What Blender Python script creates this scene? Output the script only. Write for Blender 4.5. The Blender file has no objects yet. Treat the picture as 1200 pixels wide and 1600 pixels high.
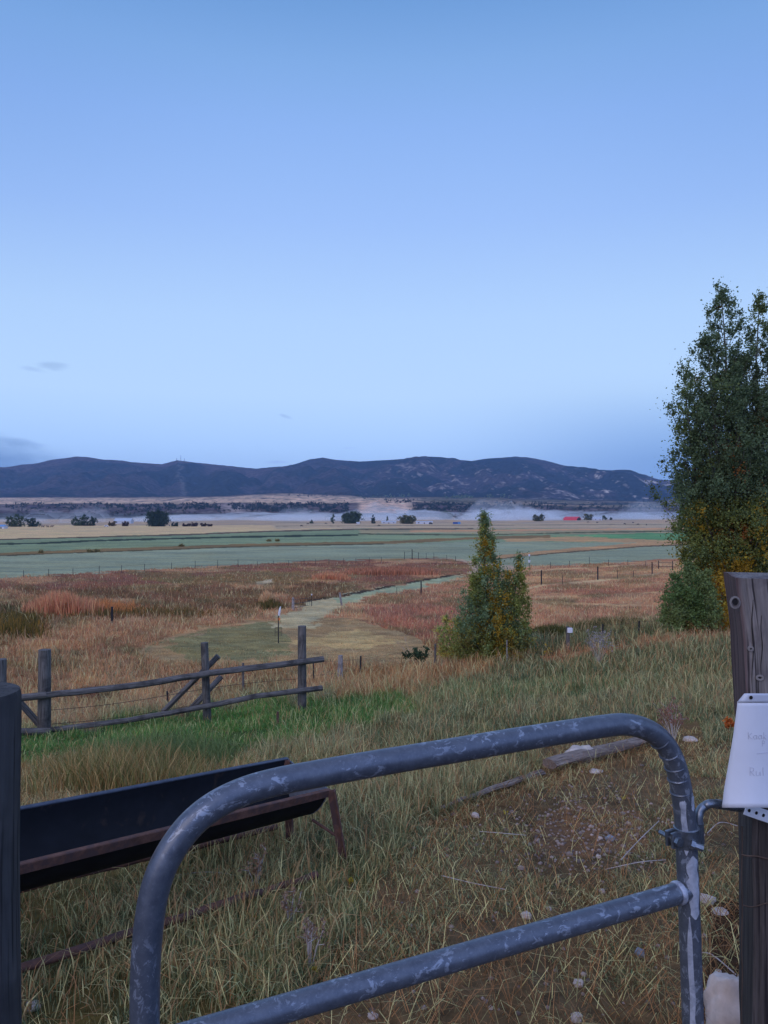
import bpy, math, random
import numpy as np
from mathutils import Vector
random.seed(7); rng = np.random.default_rng(7)
S = bpy.context.scene
COL = S.collection
R = math.radians
F = 1155.0          # focal length in photo pixels
EYE = 1.6

def s2l(c):
    c = np.asarray(c, float) / 255.0
    return np.where(c <= .04045, c / 12.92, ((c + .055) / 1.055) ** 2.4)

# ------------------------------------------------------------------ camera
cam = bpy.data.cameras.new("camera"); camo = bpy.data.objects.new("camera", cam); COL.objects.link(camo)
camo.location = (0, 0, EYE); camo.rotation_euler = (R(90), 0, 0)
cam.sensor_fit = 'VERTICAL'; cam.sensor_height = 36; cam.lens = 36 * F / 1600
cam.clip_start = .05; cam.clip_end = 30000
S.camera = camo
S.view_settings.view_transform = 'Standard'; S.view_settings.look = 'None'
S.view_settings.exposure = 0.0; S.view_settings.gamma = 1; S.view_settings.use_curve_mapping = False
S.cycles.volume_bounces = 3; S.cycles.max_bounces = 6; S.cycles.transparent_max_bounces = 12

# ------------------------------------------------------------------ world: dawn sky
W = bpy.data.worlds.new("World"); S.world = W; W.use_nodes = True
nt = W.node_tree; N = nt.nodes; L = nt.links; N.clear()
def wn(t, **k):
    n = N.new(t)
    for a, b in k.items(): setattr(n, a, b)
    return n
def wmath(op, a, b=None, c=None, clamp=False):
    n = N.new('ShaderNodeMath'); n.operation = op; n.use_clamp = clamp
    for i, v in enumerate((a, b, c)):
        if v is None: continue
        if isinstance(v, (int, float)): n.inputs[i].default_value = v
        else: L.new(v, n.inputs[i])
    return n.outputs[0]
def wsmooth(x, a, b):
    n = N.new('ShaderNodeMapRange'); n.interpolation_type = 'SMOOTHSTEP'
    L.new(x, n.inputs[0]); n.inputs[1].default_value = a; n.inputs[2].default_value = b
    return n.outputs[0]
def wmix(f, a, b):
    n = N.new('ShaderNodeMix'); n.data_type = 'RGBA'
    if isinstance(f, (int, float)): n.inputs[0].default_value = f
    else: L.new(f, n.inputs[0])
    for i, v in ((6, a), (7, b)):
        if isinstance(v, (tuple, list, np.ndarray)): n.inputs[i].default_value = (*v[:3], 1)
        else: L.new(v, n.inputs[i])
    return n.outputs[2]
SUN_EL, SUN_AZ = R(28), R(215)      # azimuth measured clockwise from the view direction
tc = wn('ShaderNodeTexCoord'); sep = wn('ShaderNodeSeparateXYZ'); L.new(tc.outputs['Generated'], sep.inputs[0])
X, Y, Z = sep.outputs
ramp = wn('ShaderNodeValToRGB'); L.new(Z, ramp.inputs[0])
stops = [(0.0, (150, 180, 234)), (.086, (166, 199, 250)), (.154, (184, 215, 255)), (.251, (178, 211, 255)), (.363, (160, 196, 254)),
         (.461, (144, 184, 246)), (.518, (131, 175, 234)), (.57, (113, 160, 221)), (.75, (138, 160, 208)), (1.0, (165, 175, 208))]  # zenith stops, above the frame, reddened to warm the light on the ground
cr = ramp.color_ramp
while len(cr.elements) < len(stops): cr.elements.new(.5)
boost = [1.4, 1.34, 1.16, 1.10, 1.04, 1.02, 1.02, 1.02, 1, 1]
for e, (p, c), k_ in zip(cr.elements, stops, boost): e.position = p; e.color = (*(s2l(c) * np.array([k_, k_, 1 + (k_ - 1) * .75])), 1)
col = ramp.outputs[0]
yc = wmath('MAXIMUM', Y, .05)
px = wmath('MULTIPLY', wmath('DIVIDE', X, yc), F); pz = wmath('MULTIPLY', wmath('DIVIDE', Z, yc), F)
# bluer, deeper band low on the right
d1 = wmath('MULTIPLY', wsmooth(px, 40, 480), wmath('SUBTRACT', 1.0, wsmooth(pz, 60, 230)))
col = wmix(wmath('MULTIPLY', d1, .65), col, s2l((104, 150, 214)))
# corners of the sky a touch deeper
d2 = wmath('MULTIPLY', wsmooth(pz, 200, 700), wsmooth(wmath('ABSOLUTE', px), 100, 700))
col = wmix(wmath('MULTIPLY', d2, .25), col, s2l((100, 148, 215)))
# small dark dawn clouds
cx = wn('ShaderNodeCombineXYZ'); L.new(wmath('MULTIPLY', px, .010), cx.inputs[0]); L.new(wmath('MULTIPLY', pz, .034), cx.inputs[1])
ns = wn('ShaderNodeTexNoise'); L.new(cx.outputs[0], ns.inputs['Vector']); ns.inputs['Scale'].default_value = 1.0
ns.inputs['Detail'].default_value = 7; ns.inputs['Roughness'].default_value = .6
def cloud(cu, cv, ru, rv, amt, color, tilt=0.0, nz=1.6):
    global col
    a = wmath('SUBTRACT', px, cu - 600.0); b = wmath('SUBTRACT', pz, 800.0 - cv)
    b = wmath('ADD', b, wmath('MULTIPLY', a, tilt))
    q = wmath('ADD', wmath('POWER', wmath('ABSOLUTE', wmath('DIVIDE', a, ru)), 2.0), wmath('POWER', wmath('ABSOLUTE', wmath('DIVIDE', b, rv)), 2.0))
    m = wmath('SUBTRACT', wmath('ADD', 1.0, wmath('MULTIPLY', wmath('SUBTRACT', ns.outputs[0], .5), nz)), q)
    m = wmath('MULTIPLY', wsmooth(m, 0.0, 1.5), wsmooth(Y, .05, .2))
    col = wmix(wmath('MULTIPLY', m, amt), col, s2l(color))
cloud(-10, 722, 180, 50, 1.0, (100, 138, 194), .14, 1.1)
cloud(30, 692, 60, 9, .5, (112, 146, 200), .15, 2.2)
cloud(80, 571, 34, 10, .5, (128, 158, 206), .15, 3.4)
cloud(50, 577, 30, 6, .4, (132, 162, 210), .2, 3.4)
cloud(444, 650, 17, 4.5, .6, (125, 155, 205), .3, 4.5)
cloud(545, 700, 18, 2.5, .2, (140, 165, 210), 0, 2.2)
cloud(430, 722, 22, 3, .3, (135, 155, 205), 0, 2.2)
# unseen sky behind the viewer, set bright blue to light what faces the camera
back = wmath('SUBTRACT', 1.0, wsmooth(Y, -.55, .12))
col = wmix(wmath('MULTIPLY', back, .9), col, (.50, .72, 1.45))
sky = wn('ShaderNodeTexSky'); sky.sky_type = 'NISHITA'; sky.sun_disc = False
sky.sun_elevation = SUN_EL; sky.sun_rotation = SUN_AZ; sky.air_density = 1.2; sky.dust_density = 1.0
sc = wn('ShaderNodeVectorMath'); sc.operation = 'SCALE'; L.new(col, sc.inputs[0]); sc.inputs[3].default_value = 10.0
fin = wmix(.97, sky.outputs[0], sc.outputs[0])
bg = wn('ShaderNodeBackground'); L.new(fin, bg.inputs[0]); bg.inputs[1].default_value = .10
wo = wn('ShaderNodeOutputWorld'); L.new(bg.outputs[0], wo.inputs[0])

# ------------------------------------------------------------------ sun (weak, very soft)
sl = bpy.data.lights.new("sun", 'SUN'); sl.energy = .8; sl.angle = R(40); sl.color = (1, .80, .62)
so = bpy.data.objects.new("sun", sl); COL.objects.link(so)
sd = Vector((math.sin(SUN_AZ) * math.cos(SUN_EL), math.cos(SUN_AZ) * math.cos(SUN_EL), math.sin(SUN_EL)))
so.rotation_euler = sd.to_track_quat('Z', 'Y').to_euler()

# ------------------------------------------------------------------ noise
def _h(i, j, s):
    n = (i.astype(np.int64) * 374761393 + j.astype(np.int64) * 668265263 + s * 144665) & 0x7fffffff
    n = ((n ^ (n >> 13)) * 1274126177) & 0x7fffffff
    return ((n ^ (n >> 16)) & 0xffff) / 65535.0
def vn(x, y, s=0):
    xi = np.floor(x); yi = np.floor(y); fx = x - xi; fy = y - yi
    fx = fx * fx * (3 - 2 * fx); fy = fy * fy * (3 - 2 * fy)
    xi = xi.astype(np.int64); yi = yi.astype(np.int64)
    a = _h(xi, yi, s); b = _h(xi + 1, yi, s); c = _h(xi, yi + 1, s); d = _h(xi + 1, yi + 1, s)
    return a + (b - a) * fx + (c - a) * fy + (a - b - c + d) * fx * fy
def fbm(x, y, o=4, s=0, g=.5):
    t = 0; a = 1; w = 0
    for k in range(o):
        t = t + a * vn(x * 2 ** k + 17.3 * k, y * 2 ** k - 9.1 * k, s + k); w += a; a *= g
    return t / w
def sst(x, a, b):
    t = np.clip((x - a) / (b - a), 0, 1); return t * t * (3 - 2 * t)

# ------------------------------------------------------------------ terrain
PY = [-50, 0, 2.3, 4.4, 7, 11, 16, 20, 25, 30, 38, 55, 80, 110, 150, 200, 300, 500, 800, 1500, 1700]
PZ = [-1.0, -1.6, -1.6, -1.75, -2.15, -2.95, -3.95, -4.78, -5.45, -6.0, -6.75, -8.2, -10.2, -11.6, -12.7, -13.6, -14.2, -14.7, -15, -15.1, -15.1]
RU = np.array([-900, -300, 0, 17, 63, 97, 117, 143, 187, 233, 253, 277, 300, 350, 400, 420, 450, 470, 485, 505, 525, 560, 600, 640, 670, 690, 715, 735, 770, 795, 805, 830, 855, 880, 920, 960, 985, 1010, 1030, 1060, 1100, 1200, 1500, 2100])
RV = np.array([735, 738, 729, 728, 722, 715, 713, 714, 719, 724, 725, 719, 722, 727, 732, 730, 728, 722, 717, 715, 718, 721, 719, 716, 713, 714, 718, 720, 716, 714, 713, 715, 720, 727, 733, 735, 736, 742, 748, 750, 757, 768, 770, 765.])
def height(x, y):
    """world z of the ground and hills"""
    x = np.asarray(x, float); y = np.asarray(y, float)
    r = np.hypot(x, y)
    s = y + (np.maximum(y, .75 * r) - y) * sst(r, 250, 900)
    z = np.interp(s, PY, PZ)
    # the bench the viewer stands on holds its height a little longer on the right
    z = z + 1.0 * sst(x, 1.5, 13) * sst(s, 9, 28) * (1 - sst(s, 33, 48))
    z = z - .075 * np.clip(-x - 1, 0, 30) * sst(s, 4, 9) * (1 - sst(s, 22, 42))
    z = z + .10 * (fbm(x * .5, y * .5, 3, 3) - .5) * sst(s, 3, 12) * (1 - sst(s, 60, 300))
    z = z + .5 * (fbm(x * .06, y * .06, 3, 5) - .5) * sst(s, 20, 60) * (1 - sst(s, 140, 300))
    # slight berms of the irrigated fields
    far = s > 1400
    if np.any(far):
        u = 600 + F * np.clip(x / np.maximum(y, 1e-3), -2, 2)
        u = np.where(y > 0, u, np.where(x > 0, 2100, -900))
        nz = fbm(x / 520 + 3, y / 900, 4, 11)
        top = np.interp(u, RU, RV)
        b0 = 812 + 0 * u
        sc_top = 789 + 5 * (fbm(u / 160, u * 0, 2, 21) - .5) + 4 * sst(u, 640, 900) - 4 * np.exp(-((u - 605) / 60) ** 2)
        bench = 781 + 6 * sst(u, 700, 1000) - 6 * np.exp(-((u - 450) / 90) ** 2)
        base = bench - 5
        ks = [1500, 1800, 1980, 2180, 2600, 3300, 3700]
        kv = [b0 - .9, 806 + 0 * u, 801 + 0 * u, sc_top, sc_top * .5 + bench * .5, bench, base]
        v = np.where(s < ks[0], kv[0], 0.0)
        for a in range(len(ks) - 1):
            t = np.clip((s - ks[a]) / (ks[a + 1] - ks[a]), 0, 1)
            m = (s >= ks[a]) & (s < ks[a + 1])
            v = np.where(m, kv[a] + (kv[a + 1] - kv[a]) * t, v)
        z2 = s * (800 - v) / F
        crest = 5900.0
        zc = crest * (800 - top) / F
        zb = ks[-1] * (800 - base) / F
        t = np.clip((s - ks[-1]) / (crest - ks[-1]), 0, 1)
        prof = t * .55 + .45 * t * t * (3 - 2 * t)
        zm = zb + (zc - zb) * prof
        # crest beyond: gentle fall
        t2 = np.clip((s - crest) / 2500, 0, 1)
        zm = zm - (zc + 60) * .8 * t2
        gul = np.abs(fbm(x / 330 + 7 + s / 2400, y / 1100, 4, 31) - .5) * 2
        gul2 = np.abs(fbm(x / 110 + 7, y / 300, 3, 37) - .5) * 2
        env = np.sin(np.pi * np.clip(t, 0, 1)) ** .7
        zm = zm - env * (85 - 210 * gul) * .8 - env * (16 - 38 * gul2) + 3 * (fbm(x / 60, y / 60, 3, 41) - .5) * sst(t, 0, .2)
        z2 = np.where(s < ks[-1], z2 + (10 * (fbm(x / 90, y / 90, 4, 51) - .5)) * sst(s, 1850, 2050), zm)
        wz = sst(s, 1450, 1720)
        z = np.where(far, z * (1 - wz) + z2 * wz, z)
    return z + EYE
def hz(x, y): return float(height(np.array([x]), np.array([y]))[0])
_ys = np.concatenate([np.geomspace(1.2, 1500, 1600), np.geomspace(1505, 5900, 700)])
def G(u, v):
    """ground point seen by the viewer at photo position u, v"""
    t = (u - 600) / F
    z = height(_ys * t, _ys); vv = 800 - (z - EYE) / _ys * F
    k = np.argmax(vv <= v) if np.any(vv <= v) else len(_ys) - 1
    if k == 0: yy = _ys[0]
    else:
        a, b = vv[k - 1], vv[k]; f = (a - v) / max(a - b, 1e-6); yy = _ys[k - 1] + (_ys[k] - _ys[k - 1]) * min(max(f, 0), 1)
    return Vector((yy * t, yy, hz(yy * t, yy)))
def E(u, v, y): return Vector(((u - 600) / F * y, y, EYE + (800 - v) / F * y))

# light that falls on open ground, used to turn seen colours into base colours
LIGHT = np.array([.44, .57, .95])
def alb(c, k=1.0): return np.clip(s2l(c) / LIGHT * k, 0.002, .8)

# ------------------------------------------------------------------ ground cover map
def inpoly(u, v, P):
    P = np.array(P, float); c = np.zeros(u.shape, bool); n = len(P)
    for i in range(n):
        x1, y1 = P[i]; x2, y2 = P[(i + 1) % n]
        if y1 == y2: continue
        c ^= ((y1 > v) != (y2 > v)) & (u < (x2 - x1) * (v - y1) / (y2 - y1) + x1)
    return c
# (outline, ground colour, blade colour, blade height, straw share)
ZN = [
 ([(-900, 760), (2100, 760), (2100, 2600), (-900, 2600)], (132, 122, 120), None, 0, 0),
 ([(-900, 821), (430, 821), (560, 825), (420, 829), (300, 834), (0, 843), (-900, 858)], (172, 145, 128), None, 0, 0),
 ([(430, 818), (1300, 817), (1300, 823), (900, 824), (430, 826)], (140, 132, 128), None, 0, 0),
 ([(-900, 858), (0, 843), (300, 834), (430, 829), (560, 826), (2100, 826), (2100, 852), (740, 850), (600, 852), (400, 856), (0, 870), (-900, 900)], (97, 116, 103), None, 0, 0),
 ([(560, 827), (2100, 824), (2100, 832), (860, 834), (560, 833)], (122, 120, 108), None, 0, 0),
 ([(860, 838), (1000, 833), (2100, 827), (2100, 842), (1050, 845), (860, 841)], (74, 118, 92), None, 0, 0),
 ([(-900, 900), (0, 868), (400, 853), (600, 850), (740, 846), (1100, 848), (2100, 846), (2100, 884), (1100, 872), (830, 888), (700, 872), (500, 878), (300, 889), (0, 905), (-900, 960)], (108, 122, 118), None, 0, 0),
 ([(790, 840), (900, 838), (1080, 846), (1080, 849), (880, 846), (790, 846)], (140, 120, 100), None, 0, 0),
 ([(-900, 950), (0, 903), (300, 887), (500, 876), (690, 871), (735, 880), (730, 900), (540, 932), (400, 925), (200, 935), (0, 950), (-900, 990)], (98, 68, 62), (110, 82, 75), .4, .08),
 ([(-900, 960), (0, 925), (200, 917), (400, 905), (560, 915), (540, 935), (460, 947), (380, 957), (200, 972), (0, 990), (-900, 1020)], (82, 64, 48), (98, 76, 56), .5, .12),
 ([(-900, 950), (30, 950), (62, 966), (40, 1000), (0, 1010), (-900, 1030)], (42, 44, 28), (62, 62, 38), .7, .1),
 ([(200, 905), (420, 893), (560, 895), (520, 908), (300, 915)], (96, 82, 60), (106, 92, 66), .4, .15),
 ([(-900, 1010), (0, 985), (200, 968), (380, 955), (470, 950), (560, 985), (640, 1040), (540, 1100), (300, 1140), (0, 1180), (-900, 1200)], (114, 88, 72), (136, 110, 91), .34, .28),
 ([(480, 955), (540, 932), (725, 900), (800, 888), (1100, 870), (2100, 870), (2100, 1010), (1050, 1010), (780, 1040), (640, 1045), (560, 985), (480, 975)], (128, 92, 78), (156, 122, 104), .36, .22),
 ([(560, 950), (740, 935), (740, 975), (690, 1005), (600, 985)], (118, 84, 76), (132, 96, 86), .4, .1),
 ([(790, 905), (1100, 880), (1100, 895), (830, 912)], (150, 120, 98), (170, 136, 108), .35, .3),
 ([(820, 925), (1050, 915), (1050, 935), (820, 932)], (118, 86, 74), (134, 98, 84), .4, .1),
 ([(210, 1015), (300, 985), (440, 966), (560, 968), (650, 995), (690, 1025), (640, 1042), (520, 1036), (400, 1040), (260, 1040)], (120, 106, 88), (130, 116, 96), .05, .2),
 ([(250, 1012), (330, 985), (445, 972), (455, 1015), (410, 1032), (300, 1030)], (98, 98, 78), (104, 104, 80), .05, .1),
 ([(430, 1004), (560, 985), (640, 1005), (560, 1012)], (138, 126, 102), (146, 134, 108), .05, .2),
 ([(478, 938), (545, 928), (600, 917), (722, 896), (724, 904), (600, 930), (545, 944), (480, 982), (420, 980), (470, 950)], (138, 136, 124), (138, 138, 124), .05, .2),
 ([(520, 934), (640, 912), (720, 899), (720, 903), (620, 925), (530, 944)], (118, 132, 122), (118, 132, 122), .04, .1),
 ([(870, 990), (940, 975), (1060, 960), (1060, 985), (960, 1010), (840, 1030), (800, 1012)], (70, 72, 54), (92, 96, 74), .45, .15),
 ([(-900, 1240), (0, 1150), (300, 1112), (500, 1085), (620, 1062), (760, 1035), (900, 1017), (1050, 994), (1200, 984), (2100, 930), (2100, 2600), (-900, 2600)], (70, 68, 48), (88, 97, 76), .36, .25),
 ([(560, 1060), (700, 1040), (760, 1030), (780, 1050), (640, 1085), (520, 1100)], (104, 78, 56), (128, 100, 72), .45, .3),
 ([(840, 1024), (1000, 1003), (1150, 984), (1160, 992), (1000, 1014), (850, 1036)], (124, 88, 68), (130, 102, 82), .35, .2),
 ([(-200, 1200), (60, 1150), (300, 1118), (460, 1100), (640, 1088), (660, 1105), (560, 1145), (300, 1190), (100, 1215), (-200, 1270)], (46, 62, 30), (70, 106, 54), .28, .12),
 ([(640, 1085), (900, 1060), (1000, 1075), (800, 1110), (640, 1125)], (62, 74, 48), (92, 104, 74), .36, .2),
 ([(-200, 1255), (90, 1180), (300, 1190), (420, 1180), (380, 1230), (100, 1300), (-200, 1330)], (86, 78, 60), (122, 112, 90), .26, .3),
 ([(640, 1290), (760, 1240), (880, 1205), (1040, 1175), (1300, 1150), (2100, 1150), (2100, 2600), (100, 2600), (300, 1800), (560, 1450)], (74, 66, 58), (88, 97, 78), .15, .24),
 ([(820, 1290), (900, 1250), (1000, 1270), (1010, 1330), (900, 1340), (830, 1330)], (88, 74, 68), (96, 88, 68), .09, .4),
 ([(838, 1150), (1080, 1120), (1110, 1180), (1000, 1200), (850, 1232)], (76, 64, 50), (96, 90, 64), .10, .4),
 ([(660, 1285), (800, 1222), (830, 1225), (810, 1262), (700, 1300)], (76, 64, 50), (90, 84, 60), .10, .4),
 ([(1100, 1400), (1200, 1420), (1300, 1600), (1100, 1620)], (44, 34, 29), (60, 50, 40), .05, .3),
]
LINES = [  # narrow strips: points, half width, colour
 ([(-900, 868), (0, 843), (300, 835), (430, 830), (560, 827), (740, 826)], .9, (66, 60, 54)),
 ([(-900, 880), (0, 850), (60, 849), (140, 845), (370, 839), (560, 836)], 1.3, (34, 46, 40)),
 ([(-900, 900), (0, 866), (150, 860), (400, 851.5), (600, 848), (740, 841), (860, 838)], 2.2, (96, 84, 64)),
 ([(0, 868), (400, 853.5), (600, 850)], .8, (60, 58, 44)),
 ([(760, 872), (860, 862), (1000, 851), (1100, 847), (2100, 842)], 2.6, (134, 112, 94)),
 ([(760, 875), (860, 865), (1000, 854), (1100, 850), (2100, 845)], .9, (72, 66, 56)),
 ([(560, 834), (740, 836), (860, 833), (1100, 829)], .8, (60, 66, 52)),
 ([(640, 830), (800, 828.5), (1100, 826)], 1.4, (150, 122, 106)),
 ([(430, 822), (700, 821), (1100, 819)], .7, (112, 104, 98)),
 ([(480, 939), (560, 926), (640, 910), (722, 896)], 1.5, (44, 36, 30)),
 ([(820, 921), (850, 914), (940, 907), (1030, 896)], 1.6, (160, 146, 130)),
 ([(820, 934), (940, 931), (1030, 925)], 1.2, (168, 140, 116)),
 ([(820, 939), (940, 945), (1040, 947)], 1.8, (166, 138, 118)),
 ([(820, 942), (940, 948), (1040, 950)], 1.0, (90, 70, 58)),
 ([(830, 892), (1100, 876)], 1.0, (160, 138, 118)),
 ([(215, 1030), (240, 1006), (330, 984), (440, 970)], 1.0, (96, 96, 74)),
 ([(205, 1040), (232, 1006), (325, 981), (435, 966)], 1.5, (128, 110, 92)),
 ([(560, 968), (640, 985), (690, 1012), (690, 1030)], 1.6, (100, 78, 66)),
 ([(400, 912), (425, 908)], 3.0, (140, 138, 136)),
]
def cover(x, y, z, blades=False):
    yy = np.maximum(y, .3)
    u = 600 + F * x / yy; v = 800 - (z - EYE) / yy * F
    dv = v - 805
    k = np.clip(dv / 300, .04, 1)
    n1 = fbm(u / 60, v / (60 * k + 3), 3, 61) - .5; n2 = fbm(u / 22, v / (22 * k + 2), 3, 67) - .5
    uu = u + 34 * n1 * np.clip(k * 2, .3, 1) + 14 * n2; vw = v + (26 * n2 + 18 * n1) * k
    c = np.zeros((len(x), 3)); h = np.zeros(len(x)); st = np.zeros(len(x)); zi = np.zeros(len(x), int)
    for i, (P, gc, bc, hh, ss) in enumerate(ZN):
        m = inpoly(uu, vw, P) & (v > 600)
        if not m.any(): continue
        c[m] = alb(bc if (blades and bc) else gc); h[m] = hh; st[m] = ss; zi[m] = i
    vl = v + 10 * n2 * k * .5
    for P, w, gc in LINES:
        P = np.array(P, float); lv = np.interp(u, P[:, 0], P[:, 1])
        wn_ = w * (.55 + .9 * fbm(u / 14, v * 0 + w * 7, 2, 71)); m = (np.abs(vl - lv) < wn_) & (u > P[0, 0]) & (u < P[-1, 0]) & (y > 3)
        c[m] = alb(gc); h[m] *= .3
    # patchiness of the sward
    brown = np.isin(zi, (8, 9, 11, 12, 13, 14, 15, 16))
    for sd_, colr_, a_, b_ in ((151, (114, 88, 76), .50, .66), (157, (150, 126, 106), .52, .68), (163, (92, 86, 62), .52, .66)):
        t_ = sst(fbm(uu / 55 + sd_, vw / (9 + 55 * k), 4, sd_), a_, b_) * .6 * brown
        c = c * (1 - t_[:, None]) + alb(colr_) * t_[:, None]
    h = h * np.where(brown, .5 + .9 * fbm(u / 18, vw / (5 + 30 * k), 3, 167), 1)
    p1 = fbm(u / 45, v / (28 * k + 2), 4, 73); p2 = fbm(x * .9, y * .9, 3, 79)
    f = .80 + .4 * p1
    mown = (zi >= 17) & (zi <= 21)
    f = np.where(mown, .62 + .8 * fbm(u / 26, v / 2.2, 4, 177), f)
    c = c * f[:, None]
    fieldm = np.isin(zi, (3, 4, 5, 6))
    c[fieldm] *= (1 + (fbm(u / 160, v / 2.6, 3, 83) - .5) * .5)[fieldm][:, None]
    warm = (p1 - .5) * .5
    c[:, 0] *= 1 + warm * .5; c[:, 2] *= 1 - warm * .6
    near = (zi >= 23) & (y < 14)
    dk = (.66 + .6 * p2)
    c[near] *= dk[near][:, None]
    return np.clip(c, .002, .8), h, st, zi

# ------------------------------------------------------------------ mesh helpers
def set_props(o, label=None, cat=None, group=None, kind=None):
    if label: o['label'] = label
    if cat: o['category'] = cat
    if group: o['group'] = group
    if kind: o['kind'] = kind
    return o
def np_mesh(name, V, Fq, mats, loc=(0, 0, 0), parent=None, col=None, smooth=False, tri=None, extra=None):
    me = bpy.data.meshes.new(name)
    V = np.asarray(V, np.float64) - np.array(loc)
    nq = 0 if Fq is None else len(Fq); nt_ = 0 if tri is None else len(tri)
    me.vertices.add(len(V)); me.vertices.foreach_set('co', V.astype(np.float32).ravel())
    idx = []
    if nq: idx.append(np.asarray(Fq).ravel())
    if nt_: idx.append(np.asarray(tri).ravel())
    idx = np.concatenate(idx).astype(np.int32)
    me.loops.add(len(idx)); me.loops.foreach_set('vertex_index', idx)
    me.polygons.add(nq + nt_)
    ls = np.concatenate([np.arange(nq) * 4, nq * 4 + np.arange(nt_) * 3]).astype(np.int32)
    me.polygons.foreach_set('loop_start', ls)
    if smooth: me.polygons.foreach_set('use_smooth', np.ones(nq + nt_, bool))
    me.update(calc_edges=True)
    if col is not None:
        a = me.color_attributes.new('cov', 'FLOAT_COLOR', 'POINT')
        cc = np.ones((len(V), 4), np.float32); cc[:, :3] = col; a.data.foreach_set('color', cc.ravel())
    me.materials.append(mats)
    o = bpy.data.objects.new(name, me); COL.objects.link(o); o.location = loc
    if parent is not None:
        o.parent = parent; o.location = (0, 0, 0)
    return o
class MB:
    """collects tubes and boxes, writes them as one mesh; stores a grain coordinate"""
    def __init__(s): s.v = []; s.f = []; s.t = []
    def sweep(s, pts, rad, n=12, cap=True, squash=1.0, jit=0.0, aspect=None, dome=0):
        pts = [Vector(p) for p in pts]; m = len(pts)
        if isinstance(rad, (int, float)): rad = [rad] * m
        b = len(s.v); up = None; Ld = 0
        ph = random.random() * 10
        for i, p in enumerate(pts):
            d = (pts[min(i + 1, m - 1)] - pts[max(i - 1, 0)]).normalized()
            if up is None:
                up = Vector((0, 0, 1)) if abs(d.z) < .9 else Vector((0, 1, 0))
            sx = d.cross(up).normalized(); up = sx.cross(d).normalized()
            if i: Ld += (p - pts[i - 1]).length
            for k in range(n):
                a = 2 * math.pi * k / n
                rr = rad[i] * (1 + jit * math.sin(3 * a + ph) * .5 + jit * math.sin(5 * a + Ld * 3 + ph) * .5 + jit * (random.random() - .5) * .5)
                s.v.append(p + sx * (math.cos(a) * rr) + up * (math.sin(a) * rr * squash))
                s.t.append((math.cos(a) * rr + ph, math.sin(a) * rr, Ld + ph))
        for i in range(m - 1):
            for k in range(n):
                a = b + i * n + k; c = b + i * n + (k + 1) % n
                s.f.append((a, c, c + n, a + n))
        if cap:
            s.f.append(tuple(b + k for k in range(n))); s.f.append(tuple(b + (m - 1) * n + k for k in reversed(range(n))))
        return s
    def box(s, c, ax, ay, az, hx, hy, hz_, nb=0.0):
        """oriented box from centre, axes and half sizes, corners chamfered by nb"""
        c = Vector(c); b = len(s.v)
        ax, ay, az = Vector(ax).normalized(), Vector(ay).normalized(), Vector(az).normalized()
        if nb <= 0:
            for k in range(8):
                i, j, l = (1 if k & 1 else -1), (1 if k & 2 else -1), (1 if k & 4 else -1)
                s.v.append(c + ax * hx * i + ay * hy * j + az * hz_ * l); s.t.append((hx * i, hy * j, hz_ * l))
            for q in ((0, 2, 3, 1), (4, 5, 7, 6), (0, 1, 5, 4), (2, 6, 7, 3), (0, 4, 6, 2), (1, 3, 7, 5)): s.f.append(tuple(b + t for t in q))
        else:
            ring = [(-hx + nb, -hy), (hx - nb, -hy), (hx, -hy + nb), (hx, hy - nb), (hx - nb, hy), (-hx + nb, hy), (-hx, hy - nb), (-hx, -hy + nb)]
            lv = [(-hz_, .0), (-hz_ + nb, 1), (hz_ - nb, 1), (hz_, 0)]
            for z_, fu in lv:
                for (x_, y_) in ring:
                    q = 1 if fu else 1 - nb / max(min(hx, hy), 1e-6)
                    s.v.append(c + ax * x_ * q + ay * y_ * q + az * z_); s.t.append((x_, y_, z_))
            for i in range(3):
                for k in range(8):
                    a = b + i * 8 + k; d = b + i * 8 + (k + 1) % 8
                    s.f.append((a, d, d + 8, a + 8))
            s.f.append(tuple(b + k for k in reversed(range(8)))); s.f.append(tuple(b + 24 + k for k in range(8)))
        return s
    def poly(s, pts, faces):
        b = len(s.v)
        for p in pts: s.v.append(Vector(p)); s.t.append(tuple(p))
        for f in faces: s.f.append(tuple(b + i for i in f))
        return s
    def build(s, name, mat, parent=None, loc=None, smooth=True, label=None):
        base = Vector(parent.matrix_basis.translation) if parent is not None and parent.parent is None else (Vector(loc) if loc is not None else Vector((0, 0, 0)))
        if parent is not None and parent.parent is not None:
            base = Vector(parent.parent.matrix_basis.translation)
        me = bpy.data.meshes.new(name)
        me.from_pydata([tuple(p - base) for p in s.v], [], s.f)
        a = me.attributes.new('grain', 'FLOAT_VECTOR', 'POINT')
        a.data.foreach_set('vector', np.array(s.t, np.float32).ravel())
        me.materials.append(mat)
        if smooth:
            me.polygons.foreach_set('use_smooth', np.ones(len(me.polygons), bool))
            try: me.set_sharp_from_angle(angle=R(40))
            except Exception: pass
        me.update()
        o = bpy.data.objects.new(name, me); COL.objects.link(o)
        if parent is not None: o.parent = parent
        else: o.location = base
        if label: o['label'] = label
        return o
def thing(name, label, cat, loc, group=None):
    o = bpy.data.objects.new(name, None); COL.objects.link(o); o.location = loc; o.empty_display_size = .1
    return set_props(o, label, cat, group)
def copy_tree(o, parent=None):
    c = o.copy(); COL.objects.link(c)
    if parent is not None: c.parent = parent
    for ch in list(o.children): copy_tree(ch, c)
    return c

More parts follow.
